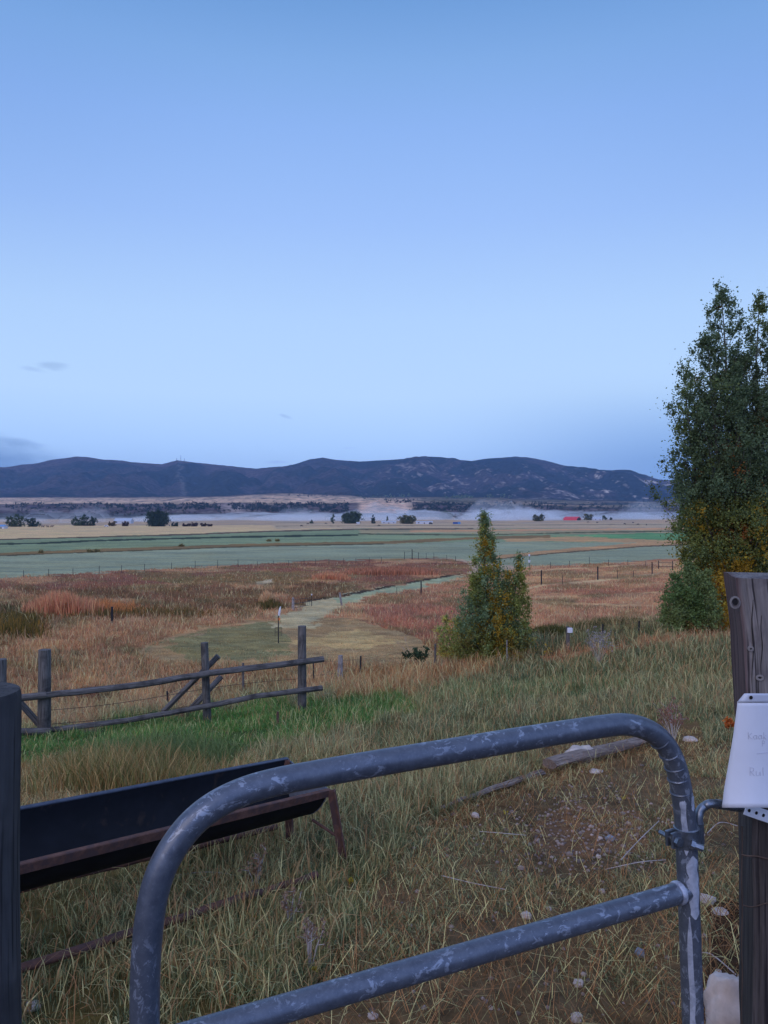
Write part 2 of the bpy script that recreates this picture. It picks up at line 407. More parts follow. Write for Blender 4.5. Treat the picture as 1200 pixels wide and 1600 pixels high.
# ------------------------------------------------------------------ materials
def newmat(name):
    m = bpy.data.materials.new(name); m.use_nodes = True
    n = m.node_tree; return m, n, n.nodes['Principled BSDF']
def nd(n, t, ins=None, **k):
    x = n.nodes.new(t)
    for a, b in k.items(): setattr(x, a, b)
    for a, b in (ins or {}).items():
        if isinstance(b, bpy.types.NodeSocket): n.links.new(b, x.inputs[a])
        else: x.inputs[a].default_value = b
    return x
def noise(n, vec, scale, detail=4, rough=.55, dist=0.0):
    x = nd(n, 'ShaderNodeTexNoise', {'Scale': scale, 'Detail': detail, 'Roughness': rough, 'Distortion': dist})
    if vec is not None: n.links.new(vec, x.inputs['Vector'])
    return x.outputs[0]
def mix(n, f, a, b, blend='MIX'):
    x = nd(n, 'ShaderNodeMix', data_type='RGBA', blend_type=blend)
    for i, v in ((0, f), (6, a), (7, b)):
        if isinstance(v, bpy.types.NodeSocket): n.links.new(v, x.inputs[i])
        elif i == 0: x.inputs[0].default_value = v
        else: x.inputs[i].default_value = (*v[:3], 1)
    return x.outputs[2]
def rmp(n, v, a, b, c=0.0, d=1.0):
    x = nd(n, 'ShaderNodeMapRange', {1: a, 2: b, 3: c, 4: d}); n.links.new(v, x.inputs[0]); return x.outputs[0]
def bump(n, bs, h, strength=.5, dist=.01):
    x = nd(n, 'ShaderNodeBump', {'Strength': strength, 'Distance': dist}); n.links.new(h, x.inputs['Height']); n.links.new(x.outputs[0], bs.inputs['Normal'])
def stretch(n, vec, s):
    x = nd(n, 'ShaderNodeVectorMath', operation='MULTIPLY'); n.links.new(vec, x.inputs[0]); x.inputs[1].default_value = s; return x.outputs[0]

def ground_mat():
    m, n, b = newmat('ground_cover')
    a = nd(n, 'ShaderNodeVertexColor', layer_name='cov'); g = nd(n, 'ShaderNodeNewGeometry')
    n1 = noise(n, g.outputs['Position'], .9, 6, .6); n2 = noise(n, g.outputs['Position'], 14, 5, .65); n3 = noise(n, g.outputs['Position'], .05, 4)
    f = nd(n, 'ShaderNodeMath', {0: rmp(n, n1, .3, .7, .78, 1.22), 1: rmp(n, n2, .3, .7, .55, 1.45)}, operation='MULTIPLY')
    f2 = nd(n, 'ShaderNodeMath', {0: f.outputs[0], 1: rmp(n, n3, .3, .7, .9, 1.1)}, operation='MULTIPLY')
    sc_ = nd(n, 'ShaderNodeVectorMath', operation='SCALE'); n.links.new(a.outputs[0], sc_.inputs[0]); n.links.new(f2.outputs[0], sc_.inputs[3])
    n.links.new(sc_.outputs[0], b.inputs['Base Color'])
    b.inputs['Roughness'].default_value = .95; b.inputs['Specular IOR Level'].default_value = .1
    bump(n, b, n2, .6, .02)
    return m
def hill_mat():
    m, n, b = newmat('hill_cover')
    a = nd(n, 'ShaderNodeVertexColor', layer_name='cov'); g = nd(n, 'ShaderNodeNewGeometry')
    n1 = noise(n, g.outputs['Position'], .03, 6, .7); n2 = noise(n, g.outputs['Position'], .008, 4, .6)
    f = nd(n, 'ShaderNodeMath', {0: rmp(n, n1, .3, .7, .3, 1.8), 1: rmp(n, n2, .3, .7, .8, 1.2)}, operation='MULTIPLY')
    sc_ = nd(n, 'ShaderNodeVectorMath', operation='SCALE'); n.links.new(a.outputs[0], sc_.inputs[0]); n.links.new(f.outputs[0], sc_.inputs[3])
    n.links.new(sc_.outputs[0], b.inputs['Base Color'])
    b.inputs['Roughness'].default_value = 1; b.inputs['Specular IOR Level'].default_value = 0
    bump(n, b, n1, 1.0, 30)
    return m
def leaf_mat(name='leaves', tl=.3):
    m, n, b = newmat(name)
    a = nd(n, 'ShaderNodeVertexColor', layer_name='cov')
    n.links.new(a.outputs[0], b.inputs['Base Color']); b.inputs['Roughness'].default_value = .6; b.inputs['Specular IOR Level'].default_value = .25
    t = nd(n, 'ShaderNodeBsdfTranslucent'); n.links.new(a.outputs[0], t.inputs[0])
    ms = nd(n, 'ShaderNodeMixShader', {0: tl}); n.links.new(b.outputs[0], ms.inputs[1]); n.links.new(t.outputs[0], ms.inputs[2])
    n.links.new(ms.outputs[0], n.nodes['Material Output'].inputs[0])
    return m
def wood_mat(name, c1, c2, c3=None, sc_=1.0, gr=(40, 40, 2.2), bs=.6):
    m, n, b = newmat(name)
    a = nd(n, 'ShaderNodeAttribute', attribute_name='grain').outputs['Vector']
    v = stretch(n, a, gr)
    n1 = noise(n, v, 1.6 * sc_, 6, .65, .6); n2 = noise(n, a, 5 * sc_, 4, .6); n3 = noise(n, stretch(n, a, (110, 110, 3)), 1.2 * sc_, 3, .5)
    c = mix(n, rmp(n, n1, .35, .65), c1, c2)
    if c3 is not None: c = mix(n, rmp(n, n2, .48, .68), c, c3)
    c = mix(n, rmp(n, n3, .36, .46, .75, 0), c, tuple(.25 * q for q in c1))
    n.links.new(c, b.inputs['Base Color']); b.inputs['Roughness'].default_value = .85; b.inputs['Specular IOR Level'].default_value = .25
    h = nd(n, 'ShaderNodeMath', {0: n1, 1: n3}, operation='ADD'); bump(n, b, h.outputs[0], bs, .006)
    return m
def plain(name, c, rough=.6, metal=0, var=.25, sc_=20, spec=.4, c2=None, thr=(.5, .62)):
    m, n, b = newmat(name)
    tcn = nd(n, 'ShaderNodeTexCoord').outputs['Object']
    n1 = noise(n, tcn, sc_, 5, .6)
    cc = mix(n, rmp(n, n1, .3, .7), tuple(q * (1 - var) for q in c), tuple(min(q * (1 + var), 1) for q in c))
    if c2 is not None:
        n2 = noise(n, tcn, sc_ * .6, 5, .65, .4); cc = mix(n, rmp(n, n2, *thr), cc, c2)
    n.links.new(cc, b.inputs['Base Color']); b.inputs['Roughness'].default_value = rough; b.inputs['Metallic'].default_value = metal
    b.inputs['Specular IOR Level'].default_value = spec
    bump(n, b, n1, .15, .003)
    return m
M_ground = ground_mat(); M_hill = hill_mat(); M_leaf = leaf_mat('leaves', .5); M_grass = leaf_mat('grass_blades', .22)
M_wood = wood_mat('weathered_wood', (.10, .088, .08), (.21, .188, .17), (.055, .048, .044))
M_woodpale = wood_mat('pale_wood', (.30, .27, .25), (.46, .42, .40), (.18, .15, .13))
M_woodred = wood_mat('brown_log', (.16, .11, .085), (.30, .22, .175), (.36, .28, .23))
M_bark = wood_mat('bark', (.09, .075, .06), (.16, .14, .12), None, .3)
M_steel = plain('dark_steel', (.03, .03, .035), .6, .4)
M_wire = plain('rusty_wire', (.12, .08, .06), .7, .5)
M_white = plain('white_paint', (.75, .76, .80), .5, 0, .08)
M_orange = plain('orange_plastic', (.8, .25, .06), .5)
M_rock = plain('pale_rock', (.60, .49, .42), .9, 0, .25, 12, .2, (.36, .29, .24), (.5, .7))
M_pebble = plain('grey_pebble', (.26, .27, .30), .8, 0, .2, 30, .3)
M_rust = plain('rusty_steel', (.15, .075, .055), .85, .2, .35, 30, .3, (.10, .06, .055), (.45, .6))

# ------------------------------------------------------------------ ground sheet and hills
def polar(rs, th):
    RR, TT = np.meshgrid(rs, th, indexing='ij')
    x = (RR * np.sin(TT)).ravel(); y = (RR * np.cos(TT)).ravel()
    nr, ntn = RR.shape
    i = np.arange(nr - 1)[:, None]; j = np.arange(ntn - 1)[None, :]
    a = (i * ntn + j)
    q = np.stack([a, a + ntn, a + ntn + 1, a + 1], -1).reshape(-1, 4)
    return x, y, q[:, ::-1]
thf = np.linspace(R(-40), R(40), 720)
th = np.concatenate([np.linspace(R(-180), R(-40), 90)[:-1], thf, np.linspace(R(40), R(180), 90)[1:]])
# radii so that each ring is about one pixel below the last as seen from the gate
vs = np.concatenate([np.arange(1600, 1100, -3.0), np.arange(1100, 900, -1.2), np.arange(900, 811.8, -.55)])
yy = np.geomspace(1.5, 1690, 6000); vv = 800 - (height(yy * 0, yy) - EYE) / yy * F
rs = np.interp(-vs, -vv, yy); rs = np.unique(np.concatenate([[.01, .4, .8, 1.2, 1.6, 2.0], rs[rs > 2.05], [1550, 1620, 1700]]))
x, y, q = polar(rs, th); z = height(x, y)
c, h_, s_, zi_ = cover(x, y, z)
g = np_mesh('ground', np.c_[x, y, z], q, M_ground, col=c, smooth=True)
set_props(g, 'sloping pasture and flat irrigated valley floor', 'ground', kind='structure')
# hills
rs2 = np.concatenate([np.linspace(1700, 2300, 60), np.linspace(2310, 3700, 70), np.linspace(3720, 6200, 170), np.linspace(6260, 7400, 12)])
x, y, q = polar(rs2, th); z = height(x, y)
u = np.where(y > 1, 600 + F * x / np.maximum(y, 1), 3000.); v = 800 - (z - EYE) / np.maximum(y, 1) * F
s = np.maximum(y, .75 * np.hypot(x, y))
nA = fbm(x / 260, y / 260, 5, 91, .6); nB = fbm(x / 34, y / 60, 4, 95, .65); nC = fbm(x / 900, y / 900, 3, 99)
c = np.tile(np.array([.030, .036, .040]), (len(x), 1))
def put(m, colr, f=1.0):
    w = (m * f)[:, None]; c[:] = c * (1 - w) + np.array(colr) * w
tan_ = (.85, .54, .34); purple = (.15, .10, .10); brush = (.09, .085, .07); olive = (.13, .13, .07)
mt = sst(s, 3500, 3800)
put(sst(nA, .50, .62) * mt, (.12, .08, .085), .55)                       # oak brush on the slopes
put(sst(s, 5000, 5700) * sst(nC, .42, .55), (.15, .09, .095), .7)
put(sst(nB + .4 * (nA - .5), .66, .76) * mt * sst(u, 480, 700) * (1 - sst(s, 5200, 5700)), (.50, .40, .33), .6)
put(sst(nB, .60, .68) * sst(nA, .5, .6) * mt * sst(u, 840, 960), (.75, .60, .48), .85)
put(np.exp(-((u - 285 - 25 * (nA - .5)) / 5.5) ** 2) * mt * sst(nB, .4, .55), (.26, .22, .20), .45)   # pale gully
be = 1 - sst(s, 3300, 3700)
put(be, brush)
put(be * sst(s, 2250, 2450) * sst(nA + .25 * (nB - .5), .36, .46) * (1 - .5 * sst(u, 620, 700)), tan_)
put(be * sst(s, 2200, 2380) * sst(nA, .26, .36) * (1 - sst(u, 600, 660)), tan_)
put(be * sst(nB, .55, .68) * sst(s, 2500, 2800), brush, .8)
lo = 1 - sst(s, 2150, 2260)
put(lo * sst(s, 1900, 1980), purple)
put(lo * sst(nB, .46, .58) * sst(s, 1900, 1980), (.30, .22, .18), .7)
put(sst(u, 556, 566) * (1 - sst(u + 30 * (nA - .5), 632, 648)) * sst(s, 1900, 1960) * (1 - sst(s, 2450, 2600)), (.85, .54, .36))
put(np.exp(-((u - 366) / 20) ** 2) * sst(s, 1950, 2000) * lo, (.6, .44, .36), .9)
put(lo * (1 - sst(s, 1880, 1960)), (.16, .15, .14))
put((u > 640) * be * sst(s, 2300, 2700) * sst(nA, .46, .56), olive, .7)
hl = np_mesh('hills', np.c_[x, y, z], q, M_hill, col=c, smooth=True)
set_props(hl, 'long dark brush-covered mountain ridge behind a pale tan bench', 'hills', kind='structure')

# ------------------------------------------------------------------ blades of grass
def blades(name, pos, hgt, wid, lean, colr, label, zoff=0.0, heads=None):
    n = len(pos)
    a = rng.uniform(0, 2 * np.pi, n); ca, sa = np.cos(a), np.sin(a)
    b = rng.uniform(0, 2 * np.pi, n); lx, ly = np.cos(b) * lean, np.sin(b) * lean
    w = wid[:, None]
    d = np.c_[ca, sa, 0 * ca]
    mid = pos + np.c_[lx * hgt * .35, ly * hgt * .35, hgt * .58]
    tip = pos + np.c_[lx * hgt, ly * hgt, hgt * np.sqrt(np.clip(1 - .5 * lean ** 2, .05, 1))]
    mw = .8 if heads is None else np.where(heads, 1.3, .8)[:, None]
    V = np.stack([pos - d * w * .5, pos + d * w * .5, mid + d * w * .5 * mw, mid - d * w * .5 * mw, tip], 1).reshape(-1, 3)
    k = np.arange(n) * 5
    Q = np.c_[k, k + 1, k + 2, k + 3]; T = np.c_[k + 3, k + 2, k + 4]
    cc = np.repeat(colr, 5, 0)
    o = np_mesh(name, V, Q, M_grass, col=cc, tri=T)
    return set_props(o, label, 'grass', kind='stuff')
def sample(y0, y1, n, power, um=170):
    t = rng.random(n)
    if power == 'area': y = np.sqrt(y0 ** 2 + (y1 ** 2 - y0 ** 2) * t)
    elif power == 'lin': y = y0 + (y1 - y0) * t
    else: y = np.exp(np.log(y0) + (np.log(y1) - np.log(y0)) * t)
    u = rng.uniform(-um, 1200 + um, n); x = (u - 600) / F * y
    return x, y
STRAW = alb((192, 166, 138)); STRAW2 = alb((146, 116, 92))
def make_grass(name, y0, y1, n, power, wmin, label, hk=1.0, um=170):
    x, y = sample(y0, y1, n, power, um)
    z = height(x, y); c, h, st, zi = cover(x, y, z, True)
    clump = fbm(x * 2.2, y * 2.2, 3, 101); big = fbm(x * .35, y * .35, 3, 103)
    keep = (h > .03) & (rng.random(n) < np.clip((clump - .36) * 5.5, .10, 1))
    bare = zi >= 29
    keep &= ~bare | (rng.random(n) < np.clip((clump - .34) * 6, .28, 1))
    keep &= ~((zi == 33) & (rng.random(n) < .85))
    x, y, z, c, h, st, clump, big, bare = [q_[keep] for q_ in (x, y, z, c, h, st, clump, big, bare)]
    n = len(x)
    hh = h * hk * np.clip(rng.gamma(6, 1 / 6, n), .3, 1.9) * (.55 + .9 * clump) * (.7 + .6 * big) * np.interp(y, [2, 4, 6, 8, 11, 14, 20, 30], [.15, .17, .20, .22, .28, .4, .5, .65])
    isst = rng.random(n) < st * (.4 + 1.2 * big)
    hh = np.where(isst, hh * rng.uniform(1.0, 1.7, n), hh)
    w = np.maximum(rng.uniform(.0016, .0042, n), y * wmin)
    c = c * np.where(y < 36, rng.uniform(.45, 1.6, n), rng.uniform(.6, 1.4, n))[:, None]
    gg = (rng.random(n) < .38) & (y < 36); c = c * np.where(gg[:, None], np.array([.68, 1.0, 1.12]), 1.0)
    g = rng.normal(0, .12, n); c[:, 0] *= 1 + g; c[:, 1] *= 1 - g * .2; c[:, 2] *= 1 - g * .6
    mixs = rng.uniform(.25, .8, n)[:, None]
    sc2 = np.where(rng.random(n)[:, None] < .5, STRAW, STRAW2)
    c = np.where(isst[:, None], c * (1 - mixs) + sc2 * mixs, c)
    c = c * np.interp(y, [5, 14, 36, 50], [1.14, 1.06, 1.02, 1.12])[:, None]; gm = c.mean(1)[:, None]; ds = np.interp(y, [4, 30, 60], [.10, .10, .15])[:, None]; c = c * (1 - ds) + gm * ds
    lean = np.abs(rng.normal(.5, .42, n)); lean = np.where(bare, np.abs(rng.normal(.7, .35, n)), lean)
    return blades(name, np.c_[x, y, z - .01], hh, w, np.clip(lean, 0, 1.3), np.clip(c, .003, .8), label, heads=isst)
make_grass('grass', 1.5, 6.0, 420000, 'area', .00055, 'short trampled green and straw grass inside the gate')
make_grass('turf', 1.5, 3.4, 130000, 'area', .0005, 'matted short grass right behind the gate', .75)
make_grass('meadow_grass', 6.0, 14.0, 260000, 'lin', .0006, 'tall mixed green and straw grass on the near slope')
make_grass('slope_grass', 14.0, 40.0, 190000, 'log', .0007, 'tall olive and straw grass towards the brow of the slope', 1.0, 60)
make_grass('valley_grass', 40.0, 200.0, 300000, 'log', .0006, 'brown and pink dry grass on the low ground', 1.0, 60)
# flattened dry stalks on the trampled ground
n = 13000
x, y = sample(1.7, 6.5, n, 'area'); x2, y2 = sample(1.7, 3.3, 5000, 'area'); x = np.concatenate([x, x2]); y = np.concatenate([y, y2]); n = len(x); z = height(x, y); cc_, h, st, zi = cover(x, y, z, True)
k = (zi >= 29) | (rng.random(n) < .2); x, y, z = x[k], y[k], z[k]; n = len(x)
colr = np.where(rng.random(n)[:, None] < .3, STRAW, STRAW2 * .7) * rng.uniform(.45, 1.35, n)[:, None]
blades('straw', np.c_[x, y, z + .012], rng.uniform(.03, .20, n), rng.uniform(.0016, .0034, n), rng.uniform(1.15, 1.39, n), colr, 'pale broken stalks lying on the trampled ground')

# ------------------------------------------------------------------ leaves and trees
def leaf_cloud(cent, rad, nper, size, pal, aspect=1.0):
    """leaf faces scattered round cluster centres; pal gives a colour per cluster"""
    P = []; C = []
    for (p, r, cc) in zip(cent, rad, pal):
        k = max(3, int(nper * random.uniform(.6, 1.3)))
        d = rng.normal(0, 1, (k, 3)); d *= (np.abs(rng.normal(0, .55, k)) * r / np.linalg.norm(d, axis=1))[:, None]
        d[:, 2] *= aspect
        P.append(np.array(p) + d); C.append(np.array(cc) * rng.uniform(.6, 1.45, k)[:, None])
    P = np.concatenate(P); C = np.concatenate(C); n = len(P)
    a = rng.normal(0, 1, (n, 3)); a /= np.linalg.norm(a, axis=1)[:, None]
    b = np.cross(a, rng.normal(0, 1, (n, 3))); b /= np.linalg.norm(b, axis=1)[:, None]
    sz = size * rng.uniform(.6, 1.3, n)[:, None]
    V = np.stack([P - a * sz * .55, P + b * sz * .36, P + a * sz * .6, P - b * sz * .36], 1).reshape(-1, 3)
    k = np.arange(n) * 4
    return V, np.c_[k, k + 1, k + 2, k + 3], np.repeat(np.clip(C, .003, .8), 4, 0)
def tree(name, label, cat, base, spires, ncl, nper, leaf, palf, clr=.45, aspect=1.3, limb=True, group=None, trunk_r=.15, lowgap=.06, bark=None):
    """spires: list of (dx, dy, height, width, profile) columns of foliage, each with its own stem"""
    base = Vector(base); t = thing(name, label, cat, base, group)
    m = MB(); cent = []; rad = []; pal = []
    tot = sum(sp[2] * sp[3] for sp in spires)
    for (dx, dy, H, Wd, prof) in spires:
        lean = Vector((dx * .75, dy * .75, 0)); topp = base + Vector((dx, dy, H))
        path = [base + Vector((dx * .15, dy * .15, -.1)), base + lean * .5 + Vector((0, 0, H * .2)), base + lean + Vector((0, 0, H * .5)), topp - Vector((0, 0, H * .04))]
        pp = []
        for i in range(9):
            s_ = i / 8 * 3; a = min(int(s_), 2); pp.append(path[a].lerp(path[a + 1], s_ - a) + Vector((random.uniform(-1, 1), random.uniform(-1, 1), 0)) * .01 * H)
        r0 = trunk_r * (H / max(sp[2] for sp in spires)) ** .8
        m.sweep(pp, [r0 * (1 - .93 * i / 8) for i in range(9)], 8, jit=.1)
        k = int(ncl * H * Wd / tot)
        for i in range(k):
            hh = lowgap + (1 - lowgap) * random.random()
            Rr = Wd * .5 * np.interp(hh, prof[0], prof[1]) * random.uniform(.62, 1.25)
            ang = random.uniform(0, 2 * math.pi); rr = Rr * random.random() ** .45
            f = hh * 8; a = min(int(f), 7); ax_ = pp[a].lerp(pp[a + 1], f - a)
            p = ax_ + Vector((math.cos(ang) * rr, math.sin(ang) * rr, random.uniform(-.02, .02) * H))
            p.z = max(p.z, hz(p.x, p.y) + .15)
            cent.append(p); rad.append(clr * random.uniform(.6, 1.25) * (.55 + .45 * (Rr / (Wd * .5)))); pal.append(palf((p.x - base.x), (p.z - base.z), hh))
            if limb and rr > .25 * Wd * .5 and random.random() < .4:
                j = max(0, min(a, 7)); dz = rr * 1.1
                kk = max(0, min(8, int((hh - dz / H) * 8))); q0 = pp[kk]
                m.sweep([q0, q0.lerp(p, .5) + Vector((0, 0, -.06 * rr)), p], [r0 * .28 * (1 - .8 * hh) + .006, r0 * .14 * (1 - .8 * hh) + .005, .004], 5, jit=0)
    m.build('trunk', bark or M_bark, t)
    V, Q, C = leaf_cloud(cent, rad, nper, leaf, pal, aspect)
    np_mesh('crown', V, Q, M_leaf, tuple(base), t, C)
    return t
DG = np.array([.15, .20, .095]); MG = np.array([.20, .245, .085]); LG = np.array([.31, .32, .08]); YL = np.array([.66, .41, .05]); OR = np.array([.62, .26, .07])
LOWN = ([0, .15, .32, .5, .75, .9, 1], [.15, .3, .8, 1, .75, .4, .06])
OV = ([0, .08, .25, .5, .75, .9, 1], [.5, .75, 1, .95, .7, .4, .06])
CONE = ([0, .1, .3, .6, .85, 1], [.8, 1, .9, .58, .26, .04])
def patch(p, q, sc_, seed): return float(fbm(np.array([p * sc_]), np.array([q * sc_]), 3, seed)[0])
# big cottonwood at the right edge
bc = G(1175, 984); bc.y += .8; bc.z = hz(bc.x, bc.y)
def pal_big(dx, dz, hh):
    n_ = patch(dx, dz, .9, 201); r_ = random.random()
    if -2.6 < dx < -.3 and dz < 3.3 and n_ > .40 and r_ < .8: return YL * random.uniform(.7, 1.1)
    if -1.5 < dx < -.7 and 4.2 < dz < 4.9 and r_ < .5: return OR * .8
    if dz < 6.0:
        if r_ < .10: return YL * .8
        if r_ < .50: return LG * random.uniform(.7, 1.1)
        return MG
    if r_ < .02: return OR * .6
    if n_ > .56: return MG * random.uniform(.8, 1.15)
    return DG * random.uniform(.8, 1.3)
TOPP = ([0, .2, .35, .55, .8, .92, 1], [.15, .35, .75, 1, .85, .5, .1])
sps = [(-2.8, 0, 12.8, 3.0, TOPP), (-1.9, -.3, 14.3, 4.0, TOPP), (-.75, .6, 16.6, 3.8, TOPP), (.2, 1.0, 14.0, 4.4, TOPP), (.7, 0, 16.0, 4.2, OV), (-1.7, .3, 11.4, 5.0, TOPP), (-2.5, -.2, 9.6, 3.4, TOPP),
       (-.6, -.6, 12.4, 5.4, TOPP), (2.6, .3, 16.4, 5.2, OV), (4.2, .5, 14.0, 5.0, OV), (.8, -.8, 11.0, 5.6, OV), (-.9, -1.1, 8.6, 4.6, TOPP), (-.2, -1.2, 5.2, 3.4, OV)]
tree('cottonwood_tree', 'tall dark green cottonwood with yellow lower leaves rising above the weathered gate post', 'tree', bc, sps, 4200, 90, .098, pal_big, .56, 1.35, trunk_r=.2, lowgap=.1)
b2 = G(1128, 989)
def pal_yel(dx, dz, hh): return (YL * random.uniform(.7, 1.15)) if random.random() < .8 else (OR * .8 if random.random() < .5 else LG)
tree('golden_sapling', 'small golden yellow sapling under the tall cottonwood', 'tree', b2, [(0, 0, 2.5, 1.2, OV), (.5, .1, 2.0, 1.0, OV)], 70, 60, .10, pal_yel, .30, trunk_r=.03)
b2 = G(1142, 884) ; pt = E(1138, 818, 30.5)
b3 = G(1076, 990)
def pal_wil(dx, dz, hh):
    if dz < .7 and dx > -.4 and random.random() < .3: return np.array([.25, .15, .05])
    return (MG * random.uniform(1, 1.5)) if patch(dx, dz, 1.2, 205) > .45 else np.array([.19, .27, .085]) * random.uniform(.8, 1.2)
tree('willow_bush', 'rounded green willow bush left of the golden leaves under the cottonwood', 'bush', b3,
     [(-.6, 0, 2.6, 1.7, OV), (.1, .2, 3.0, 1.8, OV), (.9, .3, 2.8, 1.7, OV), (-.3, -.4, 2.0, 2.0, OV), (.6, -.3, 2.2, 1.8, OV)], 620, 60, .085, pal_wil, .34, 1.1, trunk_r=.04)
# young poplar standing alone
b4 = G(768, 1030)
def pal_pop(dx, dz, hh):
    n_ = patch(dx, dz, 1.1, 207)
    if abs(dx - .35 + .05 * dz) < .5 and dz > .3 and dz < 4.6 and random.random() < .42: return YL * random.uniform(.6, 1.05)
    if n_ > .52 or random.random() < .15: return LG * random.uniform(.8, 1.2)
    if random.random() < .05: return YL * .8
    n_ -= .03
    if dz < 1.2 and random.random() < .6: return np.array([.32, .26, .07]) * random.uniform(.6, 1.1)
    return (DG * 1.5 if n_ < .45 else MG * 1.3) * random.uniform(.75, 1.3)
hK = b4.y / 30.0
tree('young_poplar', 'cone shaped young poplar with yellow streaks standing alone at the brow', 'tree', b4,
     [(-.3, 0, 6.05 * hK, 3.3, CONE), (0, .2, 5.1 * hK, 4.0, CONE), (1.15, .1, 4.4 * hK, 2.6, CONE), (-.75, -.1, 3.6 * hK, 2.3, CONE), (.6, -.3, 3.8 * hK, 2.2, CONE), (1.1, .4, 2.7 * hK, 2.2, OV), (.1, -.3, 2.6, 3.0, OV)],
     950, 72, .072, pal_pop, .38, 1.5, trunk_r=.06, lowgap=.03)
b5 = G(715, 1030)
def pal_side(dx, dz, hh): return (np.array([.66, .52, .13]) if (dz < .6 or random.random() < .3) else np.array([.42, .48, .15])) * random.uniform(.7, 1.2)
tree('willow_shrub', 'low yellow green willow shrub at the foot of the young poplar', 'bush', b5,
     [(-.5, 0, 1.9, 1.3, OV), (0, 0, 1.8, 1.4, OV), (.55, -.1, 1.6, 1.4, OV), (.9, -.2, 1.3, 1.2, OV)], 200, 44, .075, pal_side, .26, 1.3, trunk_r=.02)
b6 = G(826, 1022)
tree('seedling', 'thin yellow green seedling right of the young poplar', 'bush', b6, [(0, 0, 1.25, .7, CONE)], 18, 45, .07, pal_side, .2, 1.4, trunk_r=.015)

# far trees on the valley floor
def far_tree(name, label, u, vb, wpx, hpx, colf, prof=OV, ncol=3, cat='tree', ncl=60, group='trees on the far valley floor'):
    b = G(u, vb); d = b.y; H = hpx * d / F; Wd = wpx * d / F
    sp = []
    for i in range(ncol):
        f = 0 if ncol == 1 else (i / (ncol - 1) - .5)
        sp.append((f * Wd * .62, random.uniform(-.15, .15) * Wd, H * (1 - .22 * abs(f) * 2 * random.uniform(.6, 1.1)), Wd / (1 + .55 * (ncol - 1)) * 1.15, prof))
    return tree(name, label, cat, b, sp, int(ncl * 1.4), 34, d * 1.7 / F, colf, max(.9, Wd * .085 + H * .075), 1.0, True, group, H * .03, .04)
RND = ([0, .1, .3, .6, .85, 1], [.7, .92, 1, .95, .66, .2])
dk = lambda a, b, c: np.array([.06, .09, .065]) * random.uniform(.7, 1.3)
gr = lambda a, b, c: np.array([.11, .145, .08]) * random.uniform(.7, 1.3)
yg = lambda a, b, c: (np.array([.22, .19, .07]) if random.random() < .5 else np.array([.10, .12, .05])) * random.uniform(.7, 1.2)
pu = lambda a, b, c: np.array([.10, .06, .06]) * random.uniform(.6, 1.2)
far_tree('willow_tree', 'broad rounded dark willow clump left of the dark thicket row', 245, 822.5, 46, 26, dk, RND, 5, ncl=300)
far_tree('willow_tree', 'broad dome shaped green willow beside the misty white shed', 550, 818, 39, 19, gr, RND, 5, ncl=240)
far_tree('poplar_tree', 'slim pale green poplar just left of the dome shaped willow', 521, 818, 6, 14, gr, ([0, .2, .5, .8, 1], [.8, 1, 1, .8, .3]), 1, ncl=14)
far_tree('conifer_tree', 'small pointed dark conifer between the willow and the low white house', 583, 818, 8, 14, dk, CONE, 1, ncl=16)
far_tree('poplar_tree', 'small grey green poplar behind the low white house', 605, 817, 6, 11, gr, CONE, 1, ncl=12)
far_tree('cottonwood_tree', 'wide autumn yellow and green cottonwood left of the long white trailer', 636, 818.5, 38, 14, yg, RND, 5, ncl=110)
far_tree('cottonwood_tree', 'green tree in the left homestead grove behind drifting smoke', 25, 823, 36, 20, gr, RND, 3, ncl=70)
far_tree('cottonwood_tree', 'dark low tree right of the left homestead grove', 52, 823, 26, 14, dk, RND, 3, ncl=50)
far_tree('cottonwood_tree', 'leafy tree half hidden in mist in the left middle grove', 122, 821.5, 22, 18, gr, RND, 2, ncl=50)
far_tree('cottonwood_tree', 'dark green round tree in the left middle grove', 139, 821.5, 22, 20, dk, RND, 2, ncl=50)
far_tree('autumn_bush', 'small golden bush beside the white car', 175, 822, 12, 9, lambda a, b, c: np.array([.20, .14, .07]) * random.uniform(.7, 1.2), RND, 2, ncl=24, cat='bush')
far_tree('bare_bush', 'small purple bare bush right of the golden bush', 195, 822, 16, 8, pu, RND, 3, ncl=26, cat='bush')
for uu, w_, h_, lb in ((274, 10, 7, 'nearest the broad willow'), (291, 12, 5, 'second in the dark row beyond the broad willow'), (303, 12, 8, 'tallest in the dark row beyond the broad willow'), (318, 10, 6, 'near the right end of the dark row'), (328, 7, 4, 'at the right end of the dark row')):
    far_tree('thicket', 'low dark round thicket ' + lb, uu, 822.5, w_, h_, pu if uu > 290 else dk, RND, 2, ncl=24, cat='bush', group='dark thickets beside the broad willow')
far_tree('lone_bush', 'tiny grey bush alone in the mist left of the slim poplar', 487, 818, 4.5, 5, gr, RND, 1, ncl=10, cat='bush')
far_tree('cottonwood_tree', 'pair-crowned green tree standing in mist left of the red barn', 841, 814.5, 17, 13, yg, RND, 2, ncl=50)
far_tree('cottonwood_tree', 'small yellow green tree just right of the red barn', 919, 812.5, 14, 11, yg, RND, 2, ncl=34)
far_tree('poplar_tree', 'tiny dark tree right of the pale house by the barn', 944, 812.5, 7, 7, gr, RND, 1, ncl=14)
far_tree('shade_tree', 'tiny dark tree alone in the mist at right', 955, 812.5, 3, 4.5, dk, RND, 1, ncl=8)
far_tree('cottonwood_tree', 'green tree at the foot of the bluff above the blue container', 697, 810.5, 26, 13, gr, RND, 3, ncl=60)
far_tree('cottonwood_tree', 'dull orange tree behind the blue container', 716, 811.5, 12, 11, lambda a, b, c: np.array([.17, .10, .07]) * random.uniform(.7, 1.2), RND, 2, ncl=34)
